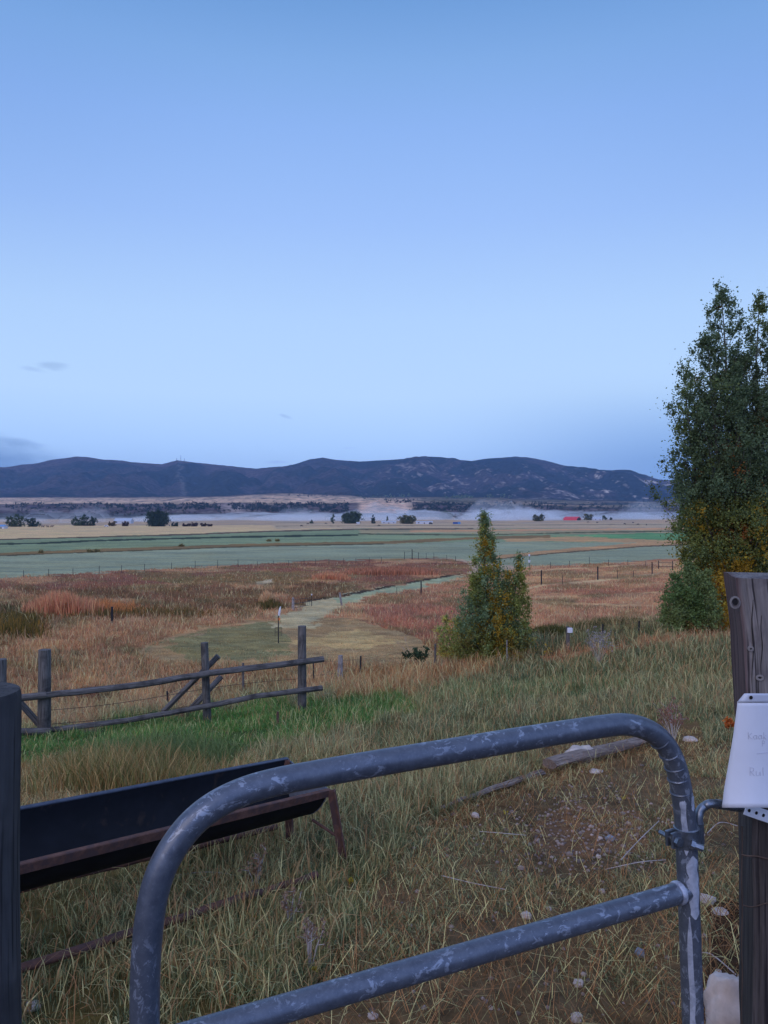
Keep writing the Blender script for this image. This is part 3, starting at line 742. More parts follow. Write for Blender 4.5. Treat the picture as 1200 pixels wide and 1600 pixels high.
far_tree('cottonwood_tree', 'pale yellow tree right of the dull orange tree', 731, 810.5, 12, 9, yg, RND, 2, ncl=30)
# hedges along the left field edge (yellow tufts)
for uu, vb, w_, h_, lb in ((140, 863, 9, 5, 'left yellow rabbitbrush on the field bank'), (152, 862.5, 8, 4, 'right yellow rabbitbrush on the field bank'), (64, 864, 6, 3.5, 'small yellow rabbitbrush at the far left of the field bank'), (420, 846, 5, 3, 'yellow rabbitbrush on the bank before the round willow'), (433, 846, 4, 3, 'smallest yellow rabbitbrush on the bank before the round willow'), (283, 854, 7, 3.5, 'yellow rabbitbrush on the bank before the thickets')):
    far_tree('rabbitbrush', lb, uu, vb, w_, h_, lambda a, b, c: np.array([.36, .28, .10]) * random.uniform(.7, 1.1), RND, 2, ncl=14, cat='bush', group='yellow shrubs on the field bank')

# junipers and brush that cover the bluffs: one mass
def wood(name, label, regions, colr, leafk=1.0):
    P = []; Rr = []; C = []
    for (u0, v0, u1, v1, n_, sz) in regions:
        for _ in range(n_):
            u_ = random.uniform(u0, u1); v_ = random.uniform(v0, v1) + 3 * (vn(np.array([u_ / 30.]), np.array([3.]), 5)[0] - .5)
            g_ = G(u_, v_); d_ = g_.y
            if vn(np.array([u_ / 9.]), np.array([v_ / 4.]), 9)[0] < .35: continue
            s__ = sz * random.uniform(.6, 1.25)
            P.append(g_ + Vector((0, 0, s__ * .5))); Rr.append(s__); C.append(np.array(random.choice(colr)) * random.uniform(.7, 1.3))
    V, Q, CC = leaf_cloud(P, Rr, 16, 3.6 * leafk, C, 1.0)
    o = np_mesh(name, V, Q, M_leaf, col=CC); return set_props(o, label, 'woods', kind='stuff')
jn = [(.028, .038, .034), (.035, .045, .035)]
wood('juniper_woods', 'dark junipers scattered along the bluffs and bench', [(0, 787, 150, 796, 120, 5), (140, 788, 400, 797, 560, 6), (400, 786, 545, 800, 520, 6), (450, 770, 600, 776, 120, 6), (600, 780, 660, 786, 60, 5), (645, 786, 800, 800, 480, 6.5),
     (800, 786, 1000, 797, 240, 6), (1000, 788, 1200, 797, 120, 6)], jn)
wood('brush_thickets', 'purple and olive brush at the foot of the bluffs', [(0, 797, 540, 806, 260, 4), (640, 797, 1200, 808, 560, 4.5)], [(.10, .07, .06), (.12, .085, .065), (.07, .07, .045), (.17, .13, .09)])
wood('aspen_woods', 'yellow green aspens at the foot of the mountain', [(690, 774, 740, 779, 90, 8), (560, 772, 640, 779, 60, 7), (740, 775, 800, 779, 40, 7)], [(.20, .22, .09), (.12, .17, .10)], 1.4)

# ------------------------------------------------------------------ reeds, weeds
def reeds(name, label, cu, cv, wu, wv, n, hgt, colr, cat='reeds', lean=.15, wk=.0011, kind='stuff'):
    uu = cu + wu * np.clip(rng.normal(0, .42, n), -1, 1); v2 = cv + wv * rng.uniform(-1, 1, n)
    c0 = G(cu, cv)
    rows = {}
    pos = np.zeros((n, 3))
    y_ = np.interp(-v2, -vv, yy); pos[:, 0] = (uu - 600) / F * y_; pos[:, 1] = y_; pos[:, 2] = height(pos[:, 0], pos[:, 1])
    edge = (1 - .5 * ((uu - cu) / wu) ** 2) * (.45 + 1.0 * fbm(uu / 9, v2 / 2, 3, 171))
    cs = np.array(colr)[rng.integers(0, len(colr), n)] * rng.uniform(.7, 1.25, n)[:, None]
    o = blades(name, pos, hgt * edge * rng.uniform(.6, 1.15, n), np.maximum(.006, y_ * wk) * rng.uniform(.6, 1.2, n), np.abs(rng.normal(lean, .1, n)), cs, label)
    o['category'] = cat; o['kind'] = kind
    return o
pink = [alb((160, 120, 110)), alb((140, 102, 94)), alb((174, 138, 122))]
reeds('reeds', 'coral pink stand of reeds in the brown meadow at left', 98, 958, 62, 6, 3600, 1.9, pink)
reeds('reeds', 'thin tan reeds trailing right of the coral stand', 165, 955, 70, 6, 1500, 1.0, [alb((170, 120, 90)), alb((140, 100, 76))])
reeds('reeds', 'long band of pink reeds before the green field', 610, 896, 78, 3, 5000, 1.3, [alb((152, 116, 110)), alb((132, 100, 94)), alb((118, 90, 82))])
reeds('reeds', 'short clump of pink reeds left of the long band', 518, 905, 30, 2, 1400, 1.2, pink)
reeds('sedge', 'dark olive sedge along the ditch at the left edge', 25, 985, 55, 16, 3000, .8, [alb((78, 76, 44)), alb((60, 60, 36)), alb((110, 92, 52))])
reeds('sedge', 'dark green and brown sedge above the mown turf', 170, 960, 240, 6, 3000, .7, [alb((84, 78, 52)), alb((66, 68, 48)), alb((110, 88, 60))])
reeds('weeds', 'pale pinkish weeds beside the small garden gate', 418, 946, 14, 3, 700, 1.3, [alb((178, 150, 138)), alb((150, 125, 112))], 'weeds')
reeds('weeds', 'dark green weeds below the pale weeds by the garden gate', 422, 950, 22, 3, 700, .9, [alb((60, 66, 44)), alb((84, 76, 50))], 'weeds')
reeds('weeds', 'grey green weeds with white dead stems below the brown field', 955, 998, 88, 10, 7000, .75, [alb((84, 92, 74)), alb((64, 74, 56)), alb((150, 136, 122)), alb((100, 104, 84))], 'weeds', .35)
reeds('weeds', 'dark green weeds by the seedling and the white tagged post', 850, 1012, 50, 5, 2000, .55, [alb((58, 66, 44)), alb((80, 84, 56))], 'weeds', .3)
reeds('weeds', 'grey purple weed mound in the dry meadow', 137, 1066, 17, 5, 900, .45, [alb((104, 80, 78)), alb((84, 64, 62))], 'weeds', .5)
reeds('weeds', 'tall pale seeding weeds behind the feed trough', 190, 1225, 190, 24, 3400, .26, [alb((138, 128, 106)), alb((118, 104, 82)), alb((100, 110, 86)), alb((84, 92, 64))], 'weeds', .4, .0009)
reeds('weeds', 'blue green leafy weeds in the bright grass', 250, 1190, 160, 16, 2600, .25, [alb((86, 110, 84)), alb((70, 92, 66))], 'weeds', .5, .0012)
# ------------------------------------------------------------------ posts and fences
def post(m, u, vt, vb, r, lean=0.0, n=9, jit=.06, yo=0.0):
    b = G(u, vb); d = b.y; top = b + Vector((lean, 0, (vb - vt) / F * d))
    k = 5
    m.sweep([b.lerp(top, i / k) - Vector((0, 0, .25 if i == 0 else 0)) for i in range(k + 1)], [r * (1.05 - .1 * i / k) for i in range(k + 1)], n, jit=jit)
    return b, top
# round-rail fence near the slope
pb = [(-2, 1030, 1168, .075, .02), (68, 1015, 1155, .078, .015), (325, 1004, 1122, .055, -.05), (472, 978, 1110, .065, 0)]
G0 = G(472, 1110)
rf = thing('rail_fence', 'weathered grey post and pole fence with crossed braces at the foot of the near slope', 'fence', G(68, 1155))
dr = Vector((1.77, 1, 0)).normalized()
A = Vector((-.111 * 11, 11, 0))
def fl(u, v, off=0.0):
    """point of the fence plane seen at u, v"""
    nx, ny = 1.0, -1.77; d = Vector(((u - 600) / F, 1, (800 - v) / F)); t = ((A.x * nx + (A.y + off) * ny)) / (d.x * nx + d.y * ny)
    return Vector((d.x * t, d.y * t, EYE + d.z * t))
for (u_, vt, vb_, r_, ln) in pb:
    b = fl(u_, vb_); t_ = fl(u_, vt); t_.x += ln
    b.z = min(b.z, hz(b.x, b.y)) - .25
    MB().sweep([b.lerp(t_, i / 6) for i in range(7)], [r_ * (1.06 - .02 * i) for i in range(7)], 14, jit=.05).build('post', M_wood, rf)
def pole(pts, r0, r1, off, mat=M_wood):
    P = [fl(u_, v_, off) for u_, v_ in pts]; k = len(P)
    Q = []
    for i in range(k - 1):
        for j in range(5): Q.append(P[i].lerp(P[i + 1], j / 5) + Vector((0, 0, random.uniform(-1, 1) * .006)))
    Q.append(P[-1]); n_ = len(Q)
    MB().sweep(Q, [r0 + (r1 - r0) * i / (n_ - 1) for i in range(n_)], 12, jit=.07).build('rail', mat, rf)
pole([(-40, 1098), (72, 1086)], .048, .044, -.14)
pole([(60, 1088), (200, 1073), (330, 1052), (505, 1030)], .040, .046, -.13)
pole([(-40, 1146), (78, 1142)], .050, .044, -.14)
pole([(66, 1142), (200, 1126), (300, 1108), (400, 1088), (503, 1075)], .034, .040, -.13)
def brace(a, b, ra, off0, off1):
    p = fl(*a, off0); q_ = fl(*b, off1)
    MB().sweep([p.lerp(q_, i / 5) for i in range(6)], ra, 10, jit=.06).build('brace', M_wood, rf)
brace((255, 1112), (341, 1025), .040, .5, .12); brace((298, 1108), (345, 1058), .042, .25, .5); brace((20, 1085), (62, 1132), .04, .3, .1)
for v0, v1 in ((1078, 1060), (1100, 1083)):
    w = MB(); P = [fl(72 + (470 - 72) * i / 20, v0 + 32 + (v1 - v0 - 32) * i / 20 + 3 * math.sin(i * .32), .1) for i in range(21)]
    w.sweep(P, .0035, 4).build('wire', M_wire, rf)

def wire_fence(name, label, pts, r, wires, matp=M_steel, wr=.008, extra=None, group=None):
    """pts: (u, vtop, vbase)"""
    f0 = G(pts[0][0], pts[0][2]); t = thing(name, label, 'fence', f0, group); ends = []
    for k_, (u_, vt, vb_) in enumerate(pts):
        m = MB(); rr = r[k_ % len(r)] if isinstance(r, (list, tuple)) else r
        b, tp = post(m, u_, vt, vb_, rr, random.uniform(-.03, .03)); m.build('post', matp if not isinstance(matp, list) else matp[k_ % len(matp)], t); ends.append((b, tp))
    for wf in wires:
        w = MB()
        for (a, b), (c_, d_) in zip(ends[:-1], ends[1:]):
            p, q_ = a.lerp(b, wf), c_.lerp(d_, wf)
            w.sweep([p, p.lerp(q_, .5) - Vector((0, 0, .02)), q_], wr, 3, cap=False)
        w.build('wire', M_wire, t)
    return t
wire_fence('wire_fence', 'thin wire fence between the green field and the red brown meadow at left',
    [(u_, 903 - u_ * .0525 - 9 - (u_ % 3), 905 - u_ * .0525) for u_ in (-60, -10, 37, 76, 114, 155, 190, 226, 268, 305, 340, 372)], .05, (.4, .9), wr=.012)
wire_fence('wire_fence', 'wire fence with pale capped posts behind the pink reeds',
    [(u_, 885 - (u_ - 400) * .035 - 8, 886 - (u_ - 400) * .035) for u_ in (402, 427, 451, 475, 493, 514, 537, 556, 577, 596)], .05, (.4, .9), wr=.012)
wire_fence('wire_fence', 'wire fence with a tall pole and cross rails at the corner behind the pink reeds',
    [(632, 862, 874), (644, 858, 874), (654, 863, 874), (666, 864, 874), (678, 864, 875), (698, 867, 875), (712, 869, 877)], [.07, .12, .07, .05, .05, .05], (.4, .85), wr=.015)
wire_fence('wire_fence', 'fence of thin dark posts crossing the tan grass right of the young poplar',
    [(828, 884, 892), (846, 891, 914), (879, 899, 912), (934, 885, 906), (965, 891, 904), (990, 891, 902), (1019, 878, 897)], [.06, .11, .05, .12, .05, .05, .11], (.5, .85), wr=.008)
wire_fence('wire_fence', 'upper fence of thin posts along the edge of the far green field at right',
    [(860, 878, 888), (890, 876, 886), (921, 870, 881), (951, 874, 884), (981, 874, 884), (1009, 877, 887)], .05, (.4, .85), wr=.010)
ft = thing('field_gate', 'distant dark rail gate beside the rounded willow bush', 'gate', G(1029, 889))
ends = []
for u_ in (1029, 1051):
    m = MB(); ends.append(post(m, u_, 876, 889, .09)); m.build('post', M_steel, ft)
for f_ in (.3, .8): MB().sweep([ends[0][0].lerp(ends[0][1], f_), ends[1][0].lerp(ends[1][1], f_)], .05, 6).build('rail', M_steel, ft)
wire_fence('wire_fence', 'thin wire fence with a bleached corner post below the mown turf',
    [(263, 1080, 1108), (380, 1036, 1080), (490, 1028, 1070), (563, 1025, 1058), (680, 1006, 1036)], [.018, .035, .02, .03, .045], (.35, .85), [M_steel, M_wood, M_steel, M_steel, M_wood], wr=.004)
wire_fence('wire_fence', 'short fence of dark posts standing in the grey green weeds',
    [(942, 975, 998), (998, 970, 992), (1048, 965, 986)], .035, (.5, .9), wr=.006)
def lone(name, label, cat, u_, vt, vb_, r_, mat, lean=0.0, group=None, jit=.1):
    m = MB(); b, tp = post(m, u_, vt, vb_, r_, lean, 12, jit); o = m.build(name, mat, None, b); set_props(o, label, cat, group); return b, tp, o
lone('stump_post', 'bleached split post with a pointed top right of the pole fence', 'post', 532, 1024, 1066, .075, M_woodpale, 0, None, .35)
lone('fence_post', 'dark post in the brown meadow right of the coral reeds', 'post', 175, 948, 974, .085, M_steel)
lone('fence_post', 'pale leaning post at the right of the mown track', 'post', 534, 926, 946, .11, M_woodpale, -.25, None, .3)
lone('fence_post', 'dark upright post beside the mown track near the pink reeds', 'post', 658, 907, 930, .085, M_steel)
lone('fence_post', 'thin grey stake left of the dark post by the mown track', 'post', 620, 917, 931, .03, M_steel)
lone('marker_stake', 'thin pale stake standing before the young poplar', 'stake', 792, 1000, 1036, .018, M_woodpale)
lone('grey_stake', 'short rusty stake in the bright grass right of the pole fence', 'stake', 434, 1112, 1136, .014, M_rust)
# small garden gate
gb = G(458, 952); gg = thing('garden_gate', 'small dark netted gate on a bleached post where the mown track starts', 'gate', gb)
m = MB(); a0 = post(m, 458, 934, 953, .13, 0, 10, .2); m.build('post', M_woodpale, gg)
m = MB(); a1 = post(m, 487, 930, 947, .035); m.build('stake', M_steel, gg)
m = MB()
for f_ in (.15, .5, .85): m.sweep([a0[0].lerp(a0[1], f_), a1[0].lerp(a1[1], f_ * .9)], .022, 5)
for i in range(9):
    p = a0[0].lerp(a1[0], i / 8); q_ = a0[1].lerp(a1[1], i / 8); m.sweep([p.lerp(q_, .1), p.lerp(q_, .88)], .010, 4)
m.build('netting', M_steel, gg)
MB().sweep([a1[1], a1[1] + Vector((0, 0, .14))], .06, 8).build('cap', M_white, gg)
# pole with white cap, orange band and wire basket
b = G(435, 1005); fp = thing('feeder_pole', 'thin dark pole with white cap, orange band and wire basket in the mown turf', 'pole', b)
sc_p = b.y / F
m = MB(); m.sweep([b - Vector((0, 0, .1)), b + Vector((0, 0, 44 * sc_p))], .028, 8).build('pole', M_steel, fp)
m = MB(); t0 = b + Vector((.04, 0, 43 * sc_p)); m.sweep([t0, t0 + Vector((0, 0, .12)), t0 + Vector((.04, 0, .32)), t0 + Vector((.07, 0, .48))], [.05, .06, .055, .02], 10).build('cap', M_white, fp)
m = MB(); m.sweep([b + Vector((.05, 0, 36 * sc_p)), b + Vector((.05, 0, 40 * sc_p))], .05, 8).build('band', M_orange, fp)
m = MB(); cb = b + Vector((0, 0, 12 * sc_p))
for k_ in range(3):
    pts_ = [cb + Vector((math.cos(a) * .19, math.sin(a) * .19, k_ * .2)) for a in np.linspace(0, 2 * math.pi, 15)]; m.sweep(pts_, .006, 4, cap=False)
for a in np.linspace(0, 2 * math.pi, 13)[:-1]: m.sweep([cb + Vector((math.cos(a) * .19, math.sin(a) * .19, 0)), cb + Vector((math.cos(a) * .19, math.sin(a) * .19, .42))], .004, 4)
m.build('basket', M_wire, fp)
# tagged post
b, tp, o_ = lone('tagged_post', 'dark post carrying a small white box at the brow of the slope', 'post', 887, 979, 1017, .075, M_wood)
m = MB(); m.box(tp + Vector((.06, -.10, -.13)), (1, 0, 0), (0, 1, 0), (0, 0, 1), .10, .03, .10, .012)
k_ = m.build('white_box', M_white, None, b, False); k_.parent = o_; k_.location = (0, 0, 0)
# white insulator pole right of the poplar
b = G(827, 884); ip = thing('marker_pole', 'thin pole with white caps in the far field right of the young poplar', 'pole', b)
MB().sweep([b, b + Vector((0, 0, 16 / F * b.y))], .05, 6).build('pole', M_steel, ip)
MB().sweep([b + Vector((0, 0, 15 / F * b.y)), b + Vector((0, 0, 18 / F * b.y))], .22, 8).build('cap', M_white, ip)
MB().sweep([b + Vector((0, 0, 5 / F * b.y)), b + Vector((0, 0, 9 / F * b.y))], [.2, .3], 8).build('collar', M_white, ip)

# ------------------------------------------------------------------ far buildings, vehicles, animals
def house(name, label, cat, u0, u1, vb_, hw, hr, wall, roof, depth=8, gable=False, rot=0.0, group=None, parts=True):
    b = G((u0 + u1) / 2, vb_); d = b.y; Wd = (u1 - u0) / F * d; H = hw / F * d; Hr = hr / F * d
    t = thing(name, label, cat, b, group); X_ = Wd / 2; Dp = depth
    c_, s_ = math.cos(rot), math.sin(rot)
    def q(x_, y_, z_): return b + Vector((x_ * c_ - y_ * s_, x_ * s_ + y_ * c_, z_))
    m = MB(); P = [q(-X_, 0, -.3), q(X_, 0, -.3), q(X_, Dp, -.3), q(-X_, Dp, -.3), q(-X_, 0, H), q(X_, 0, H), q(X_, Dp, H), q(-X_, Dp, H)]
    F_ = [(0, 1, 5, 4), (1, 2, 6, 5), (2, 3, 7, 6), (3, 0, 4, 7)]
    if gable:   # ridge runs away from the viewer, gable faces us
        P += [q(0, 0, H + Hr), q(0, Dp, H + Hr)]; F_ += [(4, 5, 8), (6, 7, 9)]
        m.poly(P, F_); m.build('wall', wall, t, smooth=False)
        e = .4; k = Hr / X_; r_ = MB(); th_ = .25
        for sg in (-1, 1):
            a, b_ = q(0, -e, H + Hr + .05), q(sg * (X_ + e), -e, H - e * k + .05); c2, d2 = q(sg * (X_ + e), Dp + e, H - e * k + .05), q(0, Dp + e, H + Hr + .05)
            up = Vector((0, 0, th_)); r_.poly([a, b_, c2, d2, a + up, b_ + up, c2 + up, d2 + up], [(0, 1, 2, 3), (7, 6, 5, 4), (0, 4, 5, 1), (1, 5, 6, 2), (2, 6, 7, 3), (3, 7, 4, 0)])
        r_.build('roof', roof, t, smooth=False)
    else:
        P += [q(-X_, Dp / 2, H + Hr), q(X_, Dp / 2, H + Hr)]; F_ += [(7, 3, 0, 4) if False else (4, 8, 7), (5, 6, 9)]
        m.poly(P, F_); m.build('wall', wall, t, smooth=False)
        e = .4; r_ = MB(); k = Hr / (Dp / 2)
        for sg, y0_ in ((1, -e), (-1, Dp + e)):
            a, b_ = q(-X_ - e, y0_, H - e * k + .05), q(X_ + e, y0_, H - e * k + .05); c2, d2 = q(X_ + e, Dp / 2, H + Hr + .05), q(-X_ - e, Dp / 2, H + Hr + .05)
            up = Vector((0, 0, .25)); r_.poly([a, b_, c2, d2, a + up, b_ + up, c2 + up, d2 + up], [(3, 2, 1, 0), (4, 5, 6, 7), (0, 1, 5, 4), (1, 2, 6, 5), (2, 3, 7, 6), (3, 0, 4, 7)])
        r_.build('roof', roof, t, smooth=False)
    if parts:
        n_ = max(2, int(Wd / 6))
        for i in range(n_):
            x_ = -X_ + Wd * (i + .5) / n_
            wd_ = MB(); hh_ = H * .22
            if i == n_ // 2: wd_.box(q(x_, -.04, H * .33), (c_, s_, 0), (-s_, c_, 0), (0, 0, 1), .55, .05, H * .33); wd_.build('door', M_steel, t, smooth=False)
            else: wd_.box(q(x_, -.04, H * .55), (c_, s_, 0), (-s_, c_, 0), (0, 0, 1), .8, .05, hh_); wd_.build('window', M_glass, t, smooth=False)
    return t
M_glass = plain('dark_glass', (.04, .05, .07), .2, 0, .1, 1, .8)
M_red = plain('red_metal_roof', (.78, .07, .09), .5, .1, .1, .2)
M_tin = plain('pale_tin', (.55, .58, .64), .5, .2, .1, .3)
M_wallw = plain('white_siding', (.62, .62, .66), .7, 0, .1, .4)
M_blue = plain('blue_paint', (.06, .12, .34), .5, 0, .15, .4)
M_lblue = plain('light_blue_paint', (.16, .34, .60), .5, 0, .15, .4)
M_dark = plain('interior_shade', (.06, .04, .04), .9, 0, .2, .4)
# red barn: long red roof seen from its side, open gable end at right drawn as a dark sheet
bb = G(895, 813); d = bb.y; K = d / F; barn = thing('red_barn', 'long red roofed barn with a dark open end on the misty valley floor', 'barn', bb)
x0, xr, x1 = -14 * K, 9 * K, 17 * K; Hw, Hr = 2.6 * K, 5.4 * K
ax_ = Vector((1, .15, 0)); pr = Vector((8 * K, -6 * K, 0))
p0 = bb + Vector((x0, 3, 0)); p1 = bb + Vector((6 * K, 0, 0)); p2 = bb + Vector((16 * K, 14, 0)); p3 = p0 + (p2 - p1)
up = Vector((0, 0, Hw)); r0 = (p0 + p3) / 2 + Vector((0, 0, Hr)); r1 = (p1 + p2) / 2 + Vector((0, 0, Hr))
m = MB(); m.poly([p0, p1, p2, p3, p0 + up, p1 + up, p2 + up, p3 + up, r0, r1], [(0, 1, 5, 4), (2, 3, 7, 6), (3, 0, 4, 8, 7), (1, 2, 6, 9, 5)]); m.build('wall', M_red, barn, smooth=False)
m = MB(); th_ = Vector((0, 0, .3)); ev = Vector((0, 0, -.1))
e0 = (p1 - p0).normalized() * .8
for a, b_ in ((p0, p1), (p3, p2)):
    q4 = [a + up + ev - e0, b_ + up + ev + e0, r1 + e0 + Vector((0, 0, .1)), r0 - e0 + Vector((0, 0, .1))]
    m.poly(q4 + [q_ + th_ for q_ in q4], [(0, 1, 2, 3), (7, 6, 5, 4), (0, 4, 5, 1), (1, 5, 6, 2), (2, 6, 7, 3), (3, 7, 4, 0)])
m.build('roof', M_red, barn, smooth=False)
m = MB(); o4 = Vector((p2.y - p1.y, -(p2.x - p1.x), 0)).normalized() * .12
m.poly([p1.lerp(p2, .08) + o4, p1.lerp(p2, .92) + o4, p1.lerp(p2, .92) + up * .95 + o4, r1 + o4 - Vector((0, 0, .6)), p1.lerp(p2, .08) + up * .95 + o4], [(0, 1, 2, 3, 4)]); m.build('opening_shade', M_dark, barn, smooth=False)  # dark sheet over the closed gable, painted shade of the interior
house('farmhouse', 'pale farmhouse in the mist right of the red barn', 'house', 927, 941, 813, 2.4, 2.2, M_wallw, M_tin, 9)
house('trailer_home', 'long low white trailer home right of the autumn cottonwood', 'house', 650, 676, 818.6, 3.4, .8, M_wallw, M_tin, 5)
house('farmhouse', 'low white house between the small poplar and the conifer', 'house', 596, 619, 818, 2.4, 1.2, M_wallw, M_tin, 8)
house('white_shed', 'tiny white shed in front of the dome shaped willow', 'shed', 557, 562, 819.2, 2.4, .8, M_wallw, M_tin, 3, parts=False)
house('farm_shed', 'wide pale roofed shed in the mist right of the golden bush', 'shed', 178, 204, 818, 4, 4, M_tin, M_tin, 12)
house('farm_shed', 'pale shed roof at the left edge of the valley floor', 'shed', -12, 6, 826, 3.5, 2.0, M_wallw, M_lblue, 7)
house('long_shed', 'long pale shed in mist beyond the young poplar', 'shed', 775, 792, 811.6, 2.8, 1.4, M_tin, M_tin, 9)
house('farm_shed', 'faint pale shed in mist right of the long pale shed', 'shed', 797, 812, 812, 1.4, 1.0, M_tin, M_tin, 9, parts=False)
# domed silo
b = G(747, 811.5); sl_ = thing('silo', 'small white domed silo in the mist beside the young poplar top', 'silo', b); K = b.y / F
MB().sweep([b, b + Vector((0, 0, 3.6 * K))], 2.6 * K, 20).build('wall', M_wallw, sl_)
MB().sweep([b + Vector((0, 0, 3.6 * K)), b + Vector((0, 0, 4.8 * K)), b + Vector((0, 0, 5.8 * K)), b + Vector((0, 0, 6.3 * K))], [2.7 * K, 2.3 * K, 1.3 * K, .1], 20).build('dome', M_tin, sl_)
# containers
def container(label, u0, u1, vb_, h_, mat):
    b = G((u0 + u1) / 2, vb_); K = b.y / F; X_ = (u1 - u0) / 2 * K; t = thing('shipping_container', label, 'container', b)
    m = MB(); n_ = 22; H = h_ * K; pts = []
    for i in range(n_ + 1):
        x_ = -X_ + 2 * X_ * i / n_; o = .12 if i % 2 else 0; pts += [b + Vector((x_, o, .15)), b + Vector((x_, o, H))]
    m.poly(pts, [(2 * i, 2 * i + 2, 2 * i + 3, 2 * i + 1) for i in range(n_)])
    m.poly([b + Vector(p) for p in ((-X_, 0, .15), (X_, 0, .15), (X_, 2.6, .15), (-X_, 2.6, .15), (-X_, 0, H), (X_, 0, H), (X_, 2.6, H), (-X_, 2.6, H))], [(1, 2, 6, 5), (2, 3, 7, 6), (3, 0, 4, 7), (4, 5, 6, 7), (3, 2, 1, 0)])
    m.build('body', mat, t, smooth=False)
    m = MB()
    for x_ in (-X_, X_): m.box(b + Vector((x_, -.05, H / 2)), (1, 0, 0), (0, 1, 0), (0, 0, 1), .12, .1, H / 2 + .08)
    m.box(b + Vector((0, -.06, H + .02)), (1, 0, 0), (0, 1, 0), (0, 0, 1), X_ - .13, .1, .1); m.build('frame', mat, t, smooth=False)
container('dark blue shipping container on the far valley floor', 708, 715, 819, 3.3, M_blue)
container('light blue shipping container right of the dark blue one', 715.5, 719.5, 819, 3.6, M_lblue)
# vehicles
def car(label, u_, vb_, wpx, hpx, mat, name='parked_car', cat='car'):
    b = G(u_, vb_); K = b.y / F; Ld = wpx / 2 * K; H = hpx * K; t = thing(name, label, cat, b, )
    prof = [(-1, .18), (-1, .5), (-.72, .58), (-.42, 1.0), (.38, 1.0), (.68, .6), (1, .52), (1, .18)]
    wd_ = Ld * .42; m = MB(); n_ = len(prof)
    P = [b + Vector((p * Ld, -wd_, q_ * H)) for p, q_ in prof] + [b + Vector((p * Ld, wd_, q_ * H)) for p, q_ in prof]
    m.poly(P, [tuple(range(n_)), tuple(reversed(range(n_, 2 * n_)))] + [(i, i + n_, (i + 1) % n_ + n_, (i + 1) % n_) for i in range(n_)]); m.build('body', mat, t, smooth=False)
    m = MB(); P = [b + Vector((p * Ld, -wd_ - .02, q_ * H)) for p, q_ in ((-.6, .6), (-.38, .93), (.34, .93), (.58, .6))]; m.poly(P, [(0, 3, 2, 1)]); m.build('window', M_glass, t, smooth=False)
    for x_ in (-.6, .62):
        for sy in (-1, 1):
            c_ = b + Vector((x_ * Ld, sy * wd_, H * .2)); MB().sweep([c_ - Vector((0, .12, 0)), c_ + Vector((0, .12, 0))], H * .2, 12).build('wheel', M_steel, t)
car('tiny white car parked left of the golden bush', 166, 823, 6, 2.8, M_white)
car('dark parked truck at the right end of the white trailer', 673, 819.2, 6, 3, M_steel, 'parked_truck', 'truck')
# cattle
M_cow = plain('black_hide', (.018, .016, .018), .8, 0, .2, 3)
M_brown = plain('brown_hide', (.11, .06, .045), .8, 0, .2, 3)
def make_cow(name, label, group, mat, graze=True):
    me = bpy.data.meshes.new(name)
    V = [(-.75, 0, 1.15), (-.25, 0, 1.08), (.3, 0, 1.08), (.72, 0, 1.16), (1.05, 0, 1.05 if graze else 1.35), (1.35, 0, .55 if graze else 1.5), (1.55, 0, .22 if graze else 1.38),
         (-.9, .2, .85), (-.82, .22, .48), (-.9, .22, .04), (-.9, -.2, .85), (-.82, -.22, .48), (-.9, -.22, .04),
         (.62, .2, .75), (.62, .2, .40), (.6, .2, .04), (.62, -.2, .75), (.62, -.2, .40), (.6, -.2, .04), (-1.02, 0, 1.2), (-1.1, 0, .75), (1.33, .16, .66 if graze else 1.6), (1.33, -.16, .66 if graze else 1.6)]
    E_ = [(0, 1), (1, 2), (2, 3), (3, 4), (4, 5), (5, 6), (0, 7), (7, 8), (8, 9), (0, 10), (10, 11), (11, 12), (3, 13), (13, 14), (14, 15), (3, 16), (16, 17), (17, 18), (0, 19), (19, 20), (5, 21), (5, 22)]
    rad = {0: .32, 1: .38, 2: .37, 3: .33, 4: .2, 5: .15, 6: .09, 7: .17, 8: .08, 9: .06, 10: .17, 11: .08, 12: .06, 13: .12, 14: .08, 15: .06, 16: .12, 17: .08, 18: .06, 19: .04, 20: .04, 21: .04, 22: .04}
    me.from_pydata(V, E_, []); o = bpy.data.objects.new(name, me); COL.objects.link(o)
    sk = o.modifiers.new('skin', 'SKIN'); o.modifiers.new('sub', 'SUBSURF').levels = 1
    for i, sv in enumerate(me.skin_vertices[0].data): sv.radius = (rad[i], rad[i]); sv.use_root = (i == 1)
    dg = bpy.context.evaluated_depsgraph_get(); dg.update()
    m2 = bpy.data.meshes.new_from_object(o.evaluated_get(dg)); o.modifiers.clear(); o.data = m2; m2.materials.clear(); m2.materials.append(mat)
    return set_props(o, label, 'horse' if 'horse' in name else 'cow', group)
cows = [(976, 819.8, .1, True, 'black cow with its head down, leftmost of the cattle grazing at right'), (997, 820.4, 3.0, True, 'largest black cow grazing alone between the other cattle at right'), (989, 817.5, .4, True, 'black cow standing behind the first pair of cattle at right'),
        (1010, 821, 1.2, True, 'black cow grazing furthest toward the near bank at right'), (1041, 816.3, 2.8, True, 'black cow near the cottonwood on the far pasture'), (1053, 818.4, .2, True, 'small black cow closest to the cottonwood on the far pasture'),
        (919, 816.8, 3.1, True, 'black cow below the yellow green tree by the red barn'), (933, 817.4, .3, True, 'black cow below the pale farmhouse by the red barn'),
        (471, 823, .2, True, 'black cow on the pale pasture left of the slim poplar'), (481, 819.6, 3.0, True, 'black cow beneath the tiny lone bush in the mist'), (509, 819, .1, True, 'black cow just left of the slim poplar'), (592, 822.4, .3, True, 'black cow on the pasture below the low white house')]
cow0 = None
